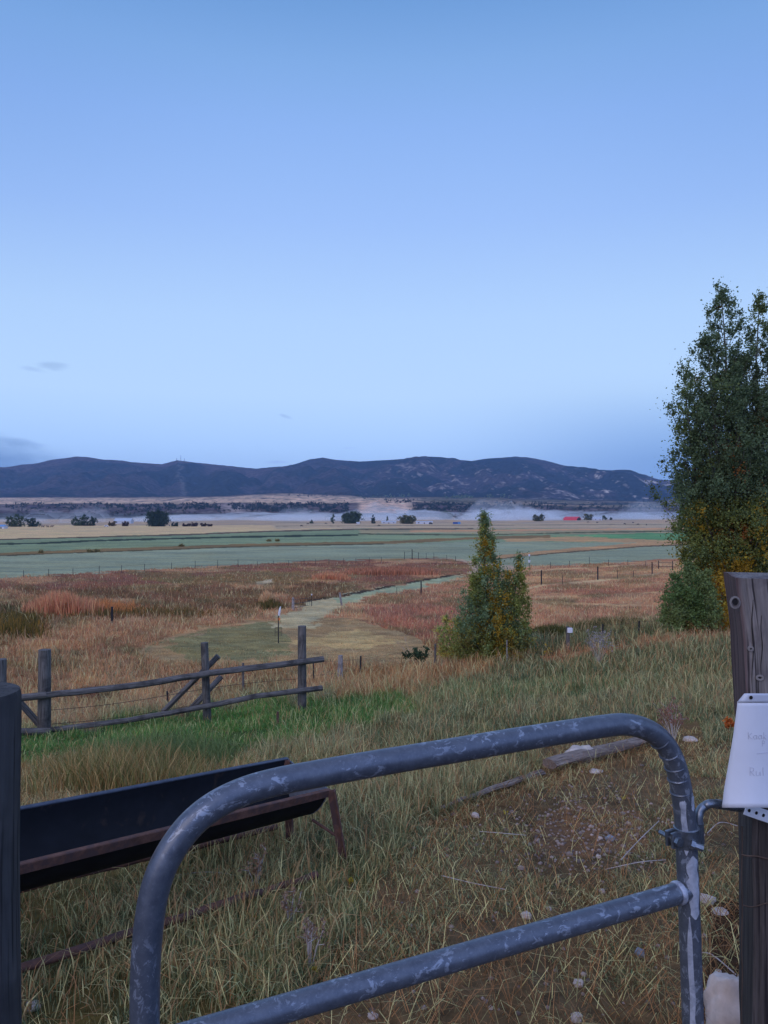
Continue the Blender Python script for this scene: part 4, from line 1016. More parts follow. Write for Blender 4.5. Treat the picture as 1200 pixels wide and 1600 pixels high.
for (u_, v_, rz, gz, lb) in cows:
    if cow0 is None: cow0 = make_cow('cow', lb, 'cattle grazing the far pasture', M_cow); o = cow0
    else: o = cow0.copy(); COL.objects.link(o); o['label'] = lb
    o.location = G(u_, v_); o.rotation_euler = (0, 0, rz); k_ = 1.15; o.scale = (k_, k_, k_)
h0 = None
for i, (u_, lb) in enumerate(((67, 'brown horse standing leftmost of the three below the smoke'), (74.5, 'brown horse standing in the middle of the three below the smoke'), (81, 'brown horse standing rightmost of the three below the smoke'))):
    if h0 is None: h0 = make_cow('horse', lb, 'brown horses below the smoke', M_brown, False); o = h0
    else: o = h0.copy(); COL.objects.link(o); o['label'] = lb
    o.location = G(u_, 824.5); o.rotation_euler = (0, 0, (.2, 2.9, .4)[i]); o.scale = (1.35,) * 3

# ------------------------------------------------------------------ masts on the mountain
for u_, hpx_, lb in ((282.5, 10, 'taller thin radio mast on the ridge above the pale gully'), (288, 6, 'shorter thin radio mast on the ridge right of the taller one'), (276, 5, 'stub of a radio mast on the ridge left of the taller one')):
    p = G(u_, 800 - (800 - np.interp(u_, RU, RV)) + 1.5); m = MB(); H_ = hpx_ * p.y / F
    for a in range(3): m.sweep([p + Vector((math.cos(a * 2.1) * 2.5, math.sin(a * 2.1) * 2.5, -2)), p + Vector((math.cos(a * 2.1) * .8, math.sin(a * 2.1) * .8, H_))], .45, 4)
    for k_ in range(6): q_ = p + Vector((0, 0, H_ * k_ / 6)); m.sweep([q_ - Vector((2, 0, 0)), q_ + Vector((2, 0, H_ / 6))], .5, 3)
    o = m.build('radio_mast', M_steel, None, p); set_props(o, lb, 'mast')
# ------------------------------------------------------------------ gate in the foreground
def galv_mat():
    m, n, b = newmat('painted_galvanised_tube')
    gp_ = nd(n, 'ShaderNodeTexCoord').outputs['Object']
    at = nd(n, 'ShaderNodeAttribute', attribute_name='grain').outputs['Vector']
    n1 = noise(n, gp_, 55, 5, .65); n2 = noise(n, stretch(n, at, (60, 60, 40)), 1.0, 6, .7, .8); n3 = noise(n, gp_, 240, 3, .6); n4 = noise(n, gp_, 9, 3, .5)
    c = mix(n, rmp(n, n1, .3, .7), (.095, .108, .135), (.15, .165, .195))
    c = mix(n, rmp(n, n3, .55, .75, 0, .35), c, (.24, .27, .33))
    f = nd(n, 'ShaderNodeMath', {0: rmp(n, n2, .55, .59), 1: rmp(n, n4, .40, .50)}, operation='MULTIPLY')
    c = mix(n, nd(n, 'ShaderNodeMath', {0: f.outputs[0], 1: .46}, operation='MULTIPLY').outputs[0], c, (.50, .54, .62))
    n.links.new(c, b.inputs['Base Color']); b.inputs['Metallic'].default_value = .4; b.inputs['Roughness'].default_value = .43
    n.links.new(rmp(n, n1, .3, .7, .32, .46), b.inputs['Roughness'])
    bump(n, b, n1, .12, .0015)
    return m
M_galv = galv_mat()
M_zinc = plain('bare_zinc', (.50, .52, .58), .5, .3, .22, 60, .5, (.26, .28, .34), (.5, .7))
M_bolt = plain('zinc_bolt', (.22, .24, .27), .38, .8, .3, 80)
PR = Vector((.681, 1.65, 0))
def gp(u_, v_, off=0.0):
    d = Vector(((u_ - 600) / F, 1, (800 - v_) / F)); t = (PR.x - 2.2 * (PR.y + off)) / (d.x - 2.2)
    return Vector((d.x * t, t, EYE + d.z * t))
gt = thing('farm_gate', 'blue grey tubular steel farm gate with rounded corners across the foreground', 'gate', Vector((.15, 1.42, 0)))
def spline(pts, n):
    out = []; P = [pts[0]] + list(pts) + [pts[-1]]
    for i in range(1, len(P) - 2):
        for k in range(n):
            t = k / n; a, b, c_, d = P[i - 1], P[i], P[i + 1], P[i + 2]
            out.append(.5 * ((2 * b) + (-a + c_) * t + (2 * a - 5 * b + 4 * c_ - d) * t * t + (-a + 3 * b - 3 * c_ + d) * t ** 3))
    out.append(pts[-1]); return out
TR = .0232
fr = [gp(u_, v_) for u_, v_ in [(224, 1900), (225, 1700), (226, 1600), (227, 1520), (231, 1460), (239, 1404), (253, 1358), (275, 1318), (303, 1284), (338, 1257), (382, 1236), (430, 1222), (480, 1212), (580, 1194), (700, 1174), (830, 1152), (940, 1135), (975, 1132), (1003, 1137), (1028, 1151), (1047, 1175), (1059, 1208), (1067, 1250), (1071, 1290), (1076, 1400), (1083, 1600), (1094, 1900)]]
sp_ = spline(fr, 6); rad = []
for p in sp_: rad.append(TR)
m = MB(); m.sweep(sp_, rad, 28); frame = m.build('frame', M_galv, gt)
# pressed wrinkles on the inside of the right bend
m = MB()
for (u_, v_, au) in ((1016, 1163, 50), (1033, 1177, 35), (1043, 1196, 20), (1050, 1216, 12), (1054, 1236, 6)):
    k = min(range(len(sp_)), key=lambda i: (sp_[i] - gp(u_ + 16, v_ - 6)).length); c0 = sp_[k]; d = (sp_[k + 1] - sp_[k - 1]).normalized()
    sid = Vector((-2.2, -1, 0)).normalized(); up = d.cross(Vector((1, -2.2, 0)).normalized()).normalized()
    if up.dot(gp(950, 1300) - c0) < 0: up = -up
    fwd = Vector((1, -2.2, 0)).normalized()
    pts_ = [c0 + (up * math.cos(a) + fwd * math.sin(a)) * (TR + .0006) for a in np.linspace(-1.5, 1.6, 11)]
    m.sweep(pts_, [.0008 + .0019 * math.sin(math.pi * i / 10) for i in range(11)], 6)
m.build('wrinkle', M_galv, frame)
m = MB(); m.sweep([gp(1075, 1391).lerp(gp(222, 1641), i / 24) for i in range(25)], TR * .96, 26); m.build('rail', M_galv, gt)
m = MB(); m.sweep([gp(1080, 1760).lerp(gp(222, 1990), i / 20) for i in range(21)], TR * .96, 20); m.build('rail', M_galv, gt)
# weld collar and paint patch at the joint
m = MB(); J = gp(1060, 1395); D_ = (gp(360, 1600) - gp(1075, 1391)).normalized()
m.sweep([J + D_ * -.004, J + D_ * .003, J + D_ * .008], [TR * 1.06, TR * 1.09, TR * .99], 24); m.build('weld', M_zinc, gt)
def patchmesh(v0, v1, a0, a1, sd, mat, name='zinc_patch'):
    """ragged patch of bare zinc lying on the stile"""
    m = MB(); n_ = 26; k_ = 9; pts = []; fs = []
    fw = Vector((1, -2.2, 0)).normalized(); rt = Vector((2.2, 1, 0)).normalized()
    for i in range(n_ + 1):
        v_ = v0 + (v1 - v0) * i / n_; c0 = gp(np.interp(v_, [1250, 1290, 1400, 1600, 1900], [1067, 1071, 1076, 1083, 1094]), v_)
        wl = .75 + .5 * (vn(np.array([i * .45]), np.array([sd * 3.3]), 7)[0] - .5); wr = .75 + .6 * (vn(np.array([i * .5]), np.array([sd * 5.1]), 8)[0] - .5)
        tp_ = math.sin(math.pi * min(1, i / n_ * 5 + .08) / 2) * math.sin(math.pi * min(1, (n_ - i) / n_ * 5 + .08) / 2)
        mid_ = (a0 + a1) / 2; hw = (a1 - a0) / 2 * tp_
        for j in range(k_ + 1):
            a = mid_ + hw * ((-wl) + (wl + wr) * j / k_); pts.append(c0 + (rt * math.sin(a) + fw * math.cos(a)) * (TR + .0009))
    for i in range(n_):
        for j in range(k_): b_ = i * (k_ + 1) + j; fs.append((b_, b_ + 1, b_ + k_ + 2, b_ + k_ + 1))
    m.poly(pts, fs); m.build(name, mat, frame)
patchmesh(1330, 1428, -1.0, .55, 1, M_zinc); patchmesh(1424, 1760, -1.15, -.45, 2, M_zinc); patchmesh(1236, 1330, -1.15, -.5, 3, M_zinc); patchmesh(1238, 1262, -.1, .5, 5, M_zinc)
# hinge clamp with bolt
C1 = gp(1073, 1306); axz = (gp(1076, 1400) - gp(1071, 1290)).normalized()
m = MB(); m.sweep([C1 - axz * .022, C1 - axz * .020, C1 + axz * .020, C1 + axz * .022], [TR + .002, TR + .0045, TR + .0045, TR + .002], 26); cl = m.build('hinge_clamp', M_bolt, gt)
fw = Vector((1, -2.2, 0)).normalized(); rt = Vector((2.2, 1, 0)).normalized()
E1 = C1 - rt * .036 + fw * .006
m = MB(); m.box(E1, rt, fw, axz, .016, .0035, .018, .002); m.box(E1 - fw * .016, rt, fw, axz, .016, .0035, .018, .002); m.build('flange', M_bolt, cl)
m = MB(); m.sweep([E1 + fw * .014 - rt * .004, E1 + fw * .005 - rt * .004], .0105, 6); m.sweep([E1 + fw * .005 - rt * .004, E1 - fw * .045 - rt * .004], .0055, 10)
m.sweep([C1 + fw * (TR + .003) - rt * .012 + axz * .006, C1 + fw * (TR + .018) + rt * .004 + axz * .012], .0075, 6); m.sweep([C1 + fw * (TR + .002) - rt * .016 + axz * .004, C1 + fw * (TR + .007) - rt * .010 + axz * .007], .011, 6)
m.build('bolt', M_bolt, cl)
SK = C1 + rt * .036
m = MB(); m.sweep([SK - axz * .024, SK + axz * .024], .0115, 16); m.box(C1 + rt * .026, rt, fw, axz, .008, .008, .016); m.build('socket', M_bolt, cl)

# ------------------------------------------------------------------ right post, hinge pin, paper
ps = R(17); fx = Vector((math.cos(ps), -math.sin(ps), 0)); fy = Vector((math.sin(ps), math.cos(ps), 0))
M_post = wood_mat('grey_sawn_post', (.17, .15, .165), (.27, .245, .27), (.12, .09, .09), 1.0, (46, 46, 2.4), .5)
def board_mat():
    """grey sawn front, redder side and darker lower part, with knots"""
    m, n, b = newmat('rough_sawn_timber')
    a = nd(n, 'ShaderNodeAttribute', attribute_name='grain').outputs['Vector']
    sp = nd(n, 'ShaderNodeSeparateXYZ'); n.links.new(a, sp.inputs[0])
    n1 = noise(n, stretch(n, a, (55, 55, 3)), 1.3, 6, .65, .5); n2 = noise(n, a, 7, 4, .6); n3 = noise(n, stretch(n, a, (120, 120, 2.4)), 1.0, 3, .5)
    c = mix(n, rmp(n, n1, .35, .65), (.15, .13, .12), (.30, .26, .235))
    c = mix(n, rmp(n, n1, .60, .72, 0, .6), c, (.46, .40, .37))
    c = mix(n, rmp(n, n2, .50, .66, 0, .7), c, (.075, .055, .06))
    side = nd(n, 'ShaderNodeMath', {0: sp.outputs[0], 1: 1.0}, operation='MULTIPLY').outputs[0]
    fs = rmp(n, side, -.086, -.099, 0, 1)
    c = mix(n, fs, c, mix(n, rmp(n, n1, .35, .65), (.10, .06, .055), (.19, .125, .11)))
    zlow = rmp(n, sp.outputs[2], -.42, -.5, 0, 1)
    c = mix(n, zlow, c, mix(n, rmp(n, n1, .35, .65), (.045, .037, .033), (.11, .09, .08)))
    c = mix(n, rmp(n, n3, .36, .44, .85, 0), c, (.015, .012, .014))
    n.links.new(c, b.inputs['Base Color']); b.inputs['Roughness'].default_value = .85; b.inputs['Specular IOR Level'].default_value = .2
    h = nd(n, 'ShaderNodeMath', {0: n1, 1: n3}, operation='ADD'); bump(n, b, h.outputs[0], .6, .006)
    return m
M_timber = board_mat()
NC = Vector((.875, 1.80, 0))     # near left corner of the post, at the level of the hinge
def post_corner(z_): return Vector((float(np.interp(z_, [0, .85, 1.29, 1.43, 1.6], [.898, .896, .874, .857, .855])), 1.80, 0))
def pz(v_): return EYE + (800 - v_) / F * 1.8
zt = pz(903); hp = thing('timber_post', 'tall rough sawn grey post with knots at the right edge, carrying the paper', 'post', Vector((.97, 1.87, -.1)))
m = MB(); n_ = 60; ring = [(0, 0), (.05, 0), (.1, 0), (.15, 0), (.205, 0), (.205, .09), (.205, .19), (.1, .19), (0, .19), (0, .13), (0, .06)]; nr = len(ring); pts = []; gr_ = []
for i in range(n_ + 1):
    z_ = -.15 + (zt + .15) * i / n_; c0 = post_corner(z_); c0.z = z_
    bul = .012 * sst(np.array([.98 - z_]), 0, .02)[0] if z_ < .98 else 0
    for (a, b_) in ring:
        jx = .0035 * (vn(np.array([z_ * 9]), np.array([a * 40 + b_ * 31]), 3)[0] - .5) * 2
        pts.append(c0 + fx * (a + jx - bul * 0) + fy * (b_ + jx)); gr_.append((a - .1, b_ - .1, z_ - 1.45))
b0 = len(m.v); m.v += pts; m.t += gr_
for i in range(n_):
    for k in range(nr): a = i * nr + k; c_ = i * nr + (k + 1) % nr; m.f.append((a, c_, c_ + nr, a + nr))
m.f.append(tuple(n_ * nr + k for k in range(nr)))
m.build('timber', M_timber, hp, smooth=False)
def onpost(u_, v_, off=.0):
    """point on the front face of the post"""
    d = Vector(((u_ - 600) / F, 1, (800 - v_) / F)); nrm = -fy; z_ = pz(v_); c0 = post_corner(z_) ; t = (c0.x * nrm.x + c0.y * nrm.y) / (d.x * nrm.x + d.y * nrm.y)
    p = Vector((d.x * t, t, EYE + d.z * t)); return p - fy * off
M_hole = plain('dark_knot', (.012, .010, .010), .9); M_knot = plain('knot_ring', (.15, .12, .11), .8, 0, .3, 60)
def knot(u_, v_, w_, h_):
    p = onpost(u_, v_, .004); m = MB(); K_ = 1.8 / F
    pts_ = [p + fx * (math.cos(a) * w_ * 1.45 * K_) + Vector((0, 0, math.sin(a) * h_ * 1.5 * K_ - .3 * h_ * K_)) + fy * .003 for a in np.linspace(0, 2 * math.pi, 21)]
    m.sweep(pts_, .0035, 6, cap=False); k = m.build('knot', M_timber, hp)
    m = MB(); m.poly([p + fx * (math.cos(a) * w_ * K_) + Vector((0, 0, math.sin(a) * h_ * K_)) + fy * .0015 for a in np.linspace(0, 2 * math.pi, 17)[:-1]], [tuple(range(16))]); m.build('knot_hole', M_hole, k, smooth=False)
knot(1148.5, 940, 4.2, 5.5); knot(1173, 1013, 1.8, 1.8); knot(1187, 1058, 3, 2.2)
# cracks
m = MB()
for (u_, v0_, v1_) in ((1176, 905, 1083), (1163, 1090, 1090.5), (1190, 930, 1060)):
    m.sweep([onpost(u_ + 1.2 * math.sin(i * .9), v0_ + (v1_ - v0_) * i / 14, .0002) for i in range(15)], [.0003 + .0010 * math.sin(math.pi * i / 14) for i in range(15)], 5)
m.build('crack', M_hole, hp)
# hinge pin screwed into the post
HP = [SK - axz * .028 + Vector((0, 0, -.03)), SK - axz * .035 + Vector((0, 0, .035)), SK + Vector((.004, .004, .046)), SK + Vector((.016, .008, .056)), SK + Vector((.045, .02, .058)), onpost(1172, 1271, -.03)]
HP[0] = SK - Vector((0, 0, .03)); HP[1] = SK + Vector((0, 0, .028))
hs = spline(HP, 6); m = MB(); m.sweep(hs, .0095, 14); hpn = m.build('hinge_pin', M_bolt, hp)
m = MB(); a_, b_ = hs[-7], hs[-1]
for i in range(16):
    p = a_.lerp(b_, i / 22 + .06); d = (b_ - a_).normalized(); m.sweep([p - d * .0012, p, p + d * .0012], [.0095, .0109, .0095], 12)
m.build('thread', M_bolt, hpn)
# old wire stapled along the post
m = MB()
m.sweep([onpost(1158 + 42 * i / 8, 1334 + 6 * i / 8 + math.sin(i) * .8, .004) for i in range(9)], .0022, 6)
m.sweep([onpost(1159 + .6 * math.sin(i), 1290 + 330 * i / 20, .003) for i in range(21)], .0016, 5)
m.sweep([onpost(1160 + 42 * i / 8, 1413 + 3 * math.sin(i * .6), .003) for i in range(9)], .0016, 5)
m.build('wire', M_wire, hp)
# paper notice in a clear sleeve, and the perforated strap under it
M_paper = plain('white_paper', (.76, .77, .82), .55, 0, .03, 12, .4)
M_sleeve = plain('plastic_sleeve', (.56, .58, .64), .3, 0, .05, 20, .6)
M_ink = plain('pencil_line', (.46, .46, .54), .8, 0, .1, 50)
def onp(u_, v_, off=0.0):
    y_ = 1.675 + (u_ - 1152) / 1200 * -.06 - off; z_rel = (800 - v_) / F * y_
    curl = .02 * math.sin((u_ - 1128) / 90 * math.pi) + .03 * max(0, (v_ - 1180) / 90) ** 2 * .5
    return E(u_, v_, y_ - curl)
pn = thing('paper_notice', 'white handwritten paper notice with a punched plastic top edge tacked to the timber post', 'notice', E(1175, 1262, 1.70))
def sheet(le, re, v0, v1, nu, nv, off, mat, name, par):
    m = MB(); pts = []; fs = []
    for i in range(nv + 1):
        v_ = v0 + (v1 - v0) * i / nv; l_ = le(v_); r_ = re(v_)
        for j in range(nu + 1): pts.append(onp(l_ + (r_ - l_) * j / nu, v_, off))
    for k_ in range(2):
        o_ = k_ * 0
    for i in range(nv):
        for j in range(nu): b_ = i * (nu + 1) + j; fs.append((b_, b_ + 1, b_ + nu + 2, b_ + nu + 1))
    m.poly(pts, fs); o = m.build(name, mat, par); md = o.modifiers.new('thick', 'SOLIDIFY'); md.thickness = .0003; return o
edge = lambda v_: float(np.interp(v_, [1096, 1104, 1150, 1200, 1235, 1262], [1152, 1151.5, 1145.5, 1137, 1131, 1128]))
sheet(edge, lambda v_: 1292, 1096, 1262, 16, 22, .0, M_paper, 'paper', pn)
sheet(lambda v_: float(np.interp(v_, [1083.5, 1096, 1100], [1163, 1152.5, 1152])), lambda v_: 1292, 1083.5, 1098, 10, 4, .0012, M_sleeve, 'punched_edge', pn)
m = MB(); p = onp(1173.5, 1090, .0030); m.poly([p + Vector((math.cos(a) * .0042, 0, math.sin(a) * .0042)) for a in np.linspace(0, 2 * math.pi, 13)[:-1]], [tuple(range(12))]); m.build('punch_hole', M_hole, pn, smooth=False)
m = MB()
def stroke(pts, r_=.00042): m.sweep([onp(a, b_, .0012) for a, b_ in pts], r_, 4)
def letters(x, y, s_, word):
    for ch in word:
        st = {'K': [[(0, 0), (.05, 1)], [(.55, .1), (.05, .55), (.6, 1)]], 'a': [[(.5, .5), (.2, .42), (0, .7), (.2, 1), (.5, .85), (.5, .45), (.55, 1)]], 'o': [[(.25, .45), (0, .7), (.25, 1), (.5, .7), (.25, .45)]],
              'k': [[(.05, 0), (.05, 1)], [(.4, .45), (.05, .72), (.45, 1)]], 'R': [[(0, 1), (0, 0), (.45, .1), (.4, .45), (.05, .5), (.55, 1)]], 'u': [[(0, .45), (.05, .95), (.35, 1), (.5, .5), (.55, 1)]],
              'l': [[(.1, 0), (.15, 1)]], 'e': [[(.05, .72), (.45, .68), (.3, .45), (.05, .7), (.2, 1), (.5, .9)]], 's': [[(.45, .5), (.1, .55), (.4, .8), (.05, 1)]], 'P': [[(0, 1), (.02, 0), (.45, .15), (.35, .5), (.05, .5)]]}[ch]
        for q_ in st: stroke([(x + a * s_ * .95, y + b_ * s_) for a, b_ in q_])
        x += s_ * (.72 if ch != 'l' else .4)
letters(1169, 1144, 11, 'Kaak'); letters(1191, 1157, 9, 'P'); stroke([(1182, 1178), (1192, 1176.5), (1206, 1176)]); letters(1172, 1199, 13, 'Rul')
m.build('handwriting', M_ink, pn)
ms = MB(); a_ = E(1164, 1264, 1.74); b_ = E(1235, 1288, 1.77); d = (b_ - a_).normalized(); n2 = Vector((0, 0, 1)).cross(d).normalized(); up = d.cross(n2)
st = thing('perforated_strap', 'white perforated metal strap under the paper notice', 'strap', a_)
ms.box((a_ + b_) / 2, d, n2, up, (b_ - a_).length / 2, .0015, .014, .001); ms.build('plate', M_white, st, smooth=False)
m = MB()
for i in range(6):
    p = a_.lerp(b_, .08 + i * .155) - n2 * .0022; q4 = [p + d * (math.cos(a) * .0042) + up * (math.sin(a) * .0042) for a in np.linspace(0, 2 * math.pi, 13)[:-1]]
    q5 = [q_ + n2 * .005 - n2 * .0001 for q_ in q4]; m.poly(q4, [tuple(range(12))]); 
m.build('strap_hole', M_hole, st, smooth=False)
# ------------------------------------------------------------------ left round post
M_lp = wood_mat('dark_round_post', (.050, .046, .046), (.095, .088, .086), (.030, .027, .027), .8, (22, 22, 1.6), .5)
lc = Vector((-.728, 1.31, 0)); ztop = EYE - .318
m = MB(); hh_ = [0, .2, .4, .6, .8, 1.0, 1.15, 1.26, 1.29, 1.30]
m.sweep([lc + Vector((.004 * math.sin(z_ * 5), 0, z_ * ztop / 1.3 - (.1 if z_ == 0 else 0))) for z_ in hh_], [.082, .081, .080, .079, .079, .078, .078, .077, .0765, .074], 40, jit=.015)
o = m.build('round_post', M_lp, None, lc); set_props(o, 'thick dark round gate post at the left edge in front of the trough', 'post')

# ------------------------------------------------------------------ feed trough
Fp = E(512, 1232, 3.5); Dv = Vector((-.673 * 1.41, -.74 * 1.41, .144)).normalized(); side = Vector((-.74, .673, .24)).normalized(); side = (side - Dv * side.dot(Dv)).normalized()
dn = Dv.cross(side).normalized();  dn = dn if dn.z < 0 else -dn
Wt, Dt, Lt = .30, .19, 2.75
M_tr = plain('dark_blue_steel', (.009, .010, .014), .75, 0, .3, 12, .25, (.035, .024, .020), (.56, .66))
M_tro = plain('black_steel', (.008, .008, .010), .7, .2, .3, 12, .3)
M_trend = plain('grey_end_plate', (.14, .16, .20), .6, .3, .2, 20)
tg = thing('feed_trough', 'long dark half round steel feed trough with rusty rim on rusty legs', 'trough', Vector((-.9, 2.8, hz(-.9, 2.8))))
def sec(t, grow=0.0):
    out = []
    for i in range(19):
        a = math.pi * i / 18; c0 = Fp + side * (Wt / 2) + Dv * t
        out.append(c0 - side * (math.cos(a) * (Wt / 2 + grow)) + dn * (math.sin(a) * (Dt + grow)))
    return out
def shell(mat, name, grow, flip=False):
    m = MB(); P = []; fs = []; K = 14
    for k in range(K + 1): P += sec(Lt * k / K, grow)
    for k in range(K):
        for i in range(18): b_ = k * 19 + i; fs.append((b_, b_ + 1, b_ + 20, b_ + 19))
    m.poly(P, fs); return m.build(name, mat, tg)
shell(M_tr, 'inner_shell', 0); shell(M_tro, 'outer_shell', .006)
for t_, nm in ((0, 'end_plate'), (Lt, 'end_plate')):
    m = MB(); a = sec(t_ - .003 if t_ == 0 else t_ + .003, .008); b_ = sec(t_ + .003 if t_ == 0 else t_ + .009, .008); m.poly(a + b_, [tuple(range(19)), tuple(reversed(range(19, 38)))] + [(i, i + 19, i + 20, i + 1) for i in range(18)] + [(18, 37, 19, 0)])
    m.build(nm, M_trend, tg, smooth=False)
m = MB(); m.box(Fp + Dv * (Lt / 2) + dn * .014 - side * .012, Dv, side, dn, Lt / 2 + .005, .010, .020, .003); m.build('front_rim', M_rust, tg, smooth=False)
Bp = Fp + side * Wt
M_rim = plain('blue_grey_rim', (.075, .085, .115), .5, .4, .3, 20)
m = MB(); m.box(Bp + Dv * (Lt / 2) + dn * .006 + side * .012, Dv, side, dn, Lt / 2 + .005, .010, .012, .003); m.build('back_rim', M_rim, tg, smooth=False)
def leg(a, b_, w_=.016):
    d_ = (b_ - a).normalized(); s1 = d_.cross(Vector((0, 1, 0))).normalized(); s2 = d_.cross(s1).normalized(); c_ = (a + b_) / 2; L2 = (b_ - a).length / 2
    m = MB(); m.box(c_, d_, s1, s2, L2, w_, .003, .001); m.box(c_ + s1 * (w_ + .003), d_, s1, s2, L2 * .99, .003, w_, .001); m.build('leg', M_rust, tg, smooth=False)
lf = G(539, 1352)
leg(Fp + Vector((.015, -.02, .0)), lf - Vector((0, 0, .05)))
for t_, o_ in ((0.02, Bp), (Lt - .1, Bp), (Lt - .1, Fp)):
    a = o_ + Dv * t_; f_ = a + Vector((.02, .03, 0)); f_.z = hz(f_.x, f_.y) - .05; leg(a, f_)
m = MB(); m.sweep([E(488, 1281, 3.58), E(524, 1305, 3.52)], .007, 8); m.build('strut', M_rust, tg)
def gpipe(name, label, a, b_, r_, mat, lift=.02, n_=14, cat='pipe', squash=1, wob=.006, rr=None):
    p, q_ = G(*a), G(*b_); P = []
    for i in range(n_ + 1):
        s_ = p.lerp(q_, i / n_); s_.z = hz(s_.x, s_.y) + lift + random.uniform(-1, 1) * wob; P.append(s_)
    rad_ = r_ if rr is None else [rr[0] + (rr[1] - rr[0]) * i / n_ for i in range(n_ + 1)]
    m = MB(); m.sweep(P, rad_, 12, squash=squash, jit=.12 if cat != 'pipe' else .03); o = m.build(name, mat, None, p); return set_props(o, label, cat)
gpipe('rusty_pipe', 'thin rusty pipe lying in the grass just below the trough', (20, 1424), (432, 1318), .014, M_rust, .085)
gpipe('rusty_pipe', 'thick rusty pipe half buried in the grass nearer the gate', (20, 1545), (495, 1388), .016, M_rust, .06)
gpipe('weathered_log', 'grey brown timber lying behind the gate beside the pale boulder', (858, 1208), (1022, 1164), .06, M_woodred, .07, 12, 'log', .6, .004)
gpipe('rotting_log', 'broken thin log sunk in the grass left of the boulder', (690, 1272), (846, 1214), .03, M_woodred, .035, 12, 'log', .6, .004, (.012, .034))

# ------------------------------------------------------------------ rocks
def rock(label, u_, v_, wpx, hpx, mat=M_rock, name='rock', sink=.08, seed=None, y_=None):
    b = G(u_, v_); K = b.y / F; w_, h_ = wpx * K / 2 * .9, hpx * K * (.9 if wpx > 60 else .68); sd_ = seed or random.random() * 50
    import bmesh
    bm = bmesh.new(); bmesh.ops.create_icosphere(bm, subdivisions=4, radius=1)
    for q_ in bm.verts:
        c_ = q_.co; n_ = float(fbm(np.array([c_.x * 1.3 + sd_]), np.array([c_.y * 1.3 + c_.z * 1.7]), 3, 13)[0])
        k = .62 + .62 * n_ + .10 * float(fbm(np.array([c_.x * 5 + sd_]), np.array([c_.y * 5 + c_.z * 6]), 3, 19)[0]) + .10 * float(vn(np.array([c_.x * 1.1 - sd_]), np.array([c_.z * 1.1 + c_.y]), 3)[0] > .5); fl_ = max(-1, min(1, c_.z * 1.3)); q_.co = Vector((c_.x * k * w_ * 1.08, c_.y * k * w_ * .9, fl_ * k * h_ * .62 + h_ * (.5 - sink)))
    me = bpy.data.meshes.new(name); bm.to_mesh(me); bm.free(); me.materials.append(mat)
    me.polygons.foreach_set('use_smooth', np.ones(len(me.polygons), bool))
    o = bpy.data.objects.new(name, me); COL.objects.link(o); o.location = b; o.rotation_euler = (0, 0, random.uniform(-.4, .4)); return set_props(o, label, 'rock')
rock('pale flat topped boulder behind the weathered timber', 906, 1190, 50, 32)
rock('small flat pale stone in front of the timber', 931, 1208, 20, 8)
rock('large pale boulder against the foot of the timber post', 1140, 1625, 82, 105, name='boulder', sink=.1)
rock('pale stone right of the gate stile below the joint', 1104, 1412, 26, 18)
rock('thin pale stone below the stone beside the stile', 1125, 1426, 26, 7)
rock('white stone above the lower gate rail', 823, 1434, 18, 12)
rock('small white stone halfway along the gate above the rail', 941, 1396, 10, 10)
rock('small white stone below the lower rail near the bottom edge', 903, 1540, 16, 11)
rock('tall pale stone at the bottom edge below the rail', 901, 1594, 20, 16)
rock('grey green stone below the rail left of the stile', 1000, 1494, 16, 16, M_pebble)
rock('small pale stone peeping over the rail at lower left', 494, 1546, 12, 8)
rock('tiny white stone near the broken log', 743, 1277, 12, 9)
rock('round blue grey stone on the bare patch', 953, 1314, 14, 12, M_pebble)
rock('tiny pale stone left of the blue grey stone', 938, 1312, 8, 7)
rock('tiny pale stone on the bare patch below the blue grey stone', 935, 1340, 9, 6)
rock('small stone under the grass at the lower left beside the post', 50, 1576, 26, 14)
rock('pale stone just under the rail at the bottom left of centre', 582, 1590, 16, 10)
rock('flat whitish stone behind the bend of the gate', 1078, 1158, 22, 8)
rock('dark brown stone beside the small white stone by the stile', 958, 1434, 12, 10, M_pebble)
rock('small pale stone in the soil before the large boulder', 1122, 1522, 11, 9)
rock('tiny pale stone at the lower left corner of the bare patch', 858, 1422, 8, 6)
# gravel: one mass of pebbles on the bare patch
V = []; Q = []; CC = []
g_ = (1 + 5 ** .5) / 2; oct_ = np.array([(-1, g_, 0), (1, g_, 0), (-1, -g_, 0), (1, -g_, 0), (0, -1, g_), (0, 1, g_), (0, -1, -g_), (0, 1, -g_), (g_, 0, -1), (g_, 0, 1), (-g_, 0, -1), (-g_, 0, 1)]) / 1.9
of = [(0, 11, 5), (0, 5, 1), (0, 1, 7), (0, 7, 10), (0, 10, 11), (1, 5, 9), (5, 11, 4), (11, 10, 2), (10, 7, 6), (7, 1, 8), (3, 9, 4), (3, 4, 2), (3, 2, 6), (3, 6, 8), (3, 8, 9), (4, 9, 5), (2, 4, 11), (6, 2, 10), (8, 6, 7), (9, 8, 1)]
for i in range(900):
    if i < 700: u_ = random.gauss(915, 85); v_ = random.gauss(1298, 40)
    else: u_ = random.uniform(560, 1200); v_ = random.uniform(1200, 1590)
    y_ = float(np.interp(-v_, -vv, yy)); x_ = (u_ - 600) / F * y_; z_ = 0; s_ = random.uniform(.004, .013) * (1 if i % 17 else 1.6)
    b_ = len(V); V += [(x_ + p[0] * s_ * random.uniform(.7, 1.2), y_ + p[1] * s_, p[2] * s_ * .7) for p in oct_]; Q += [tuple(b_ + k for k in f_) for f_ in of]
    cc = np.array([.40, .30, .25]) * random.uniform(.35, 1.2); CC += [cc] * 12
V = np.array(V); V[:, 2] += height(V[:, 0], V[:, 1]) + .002
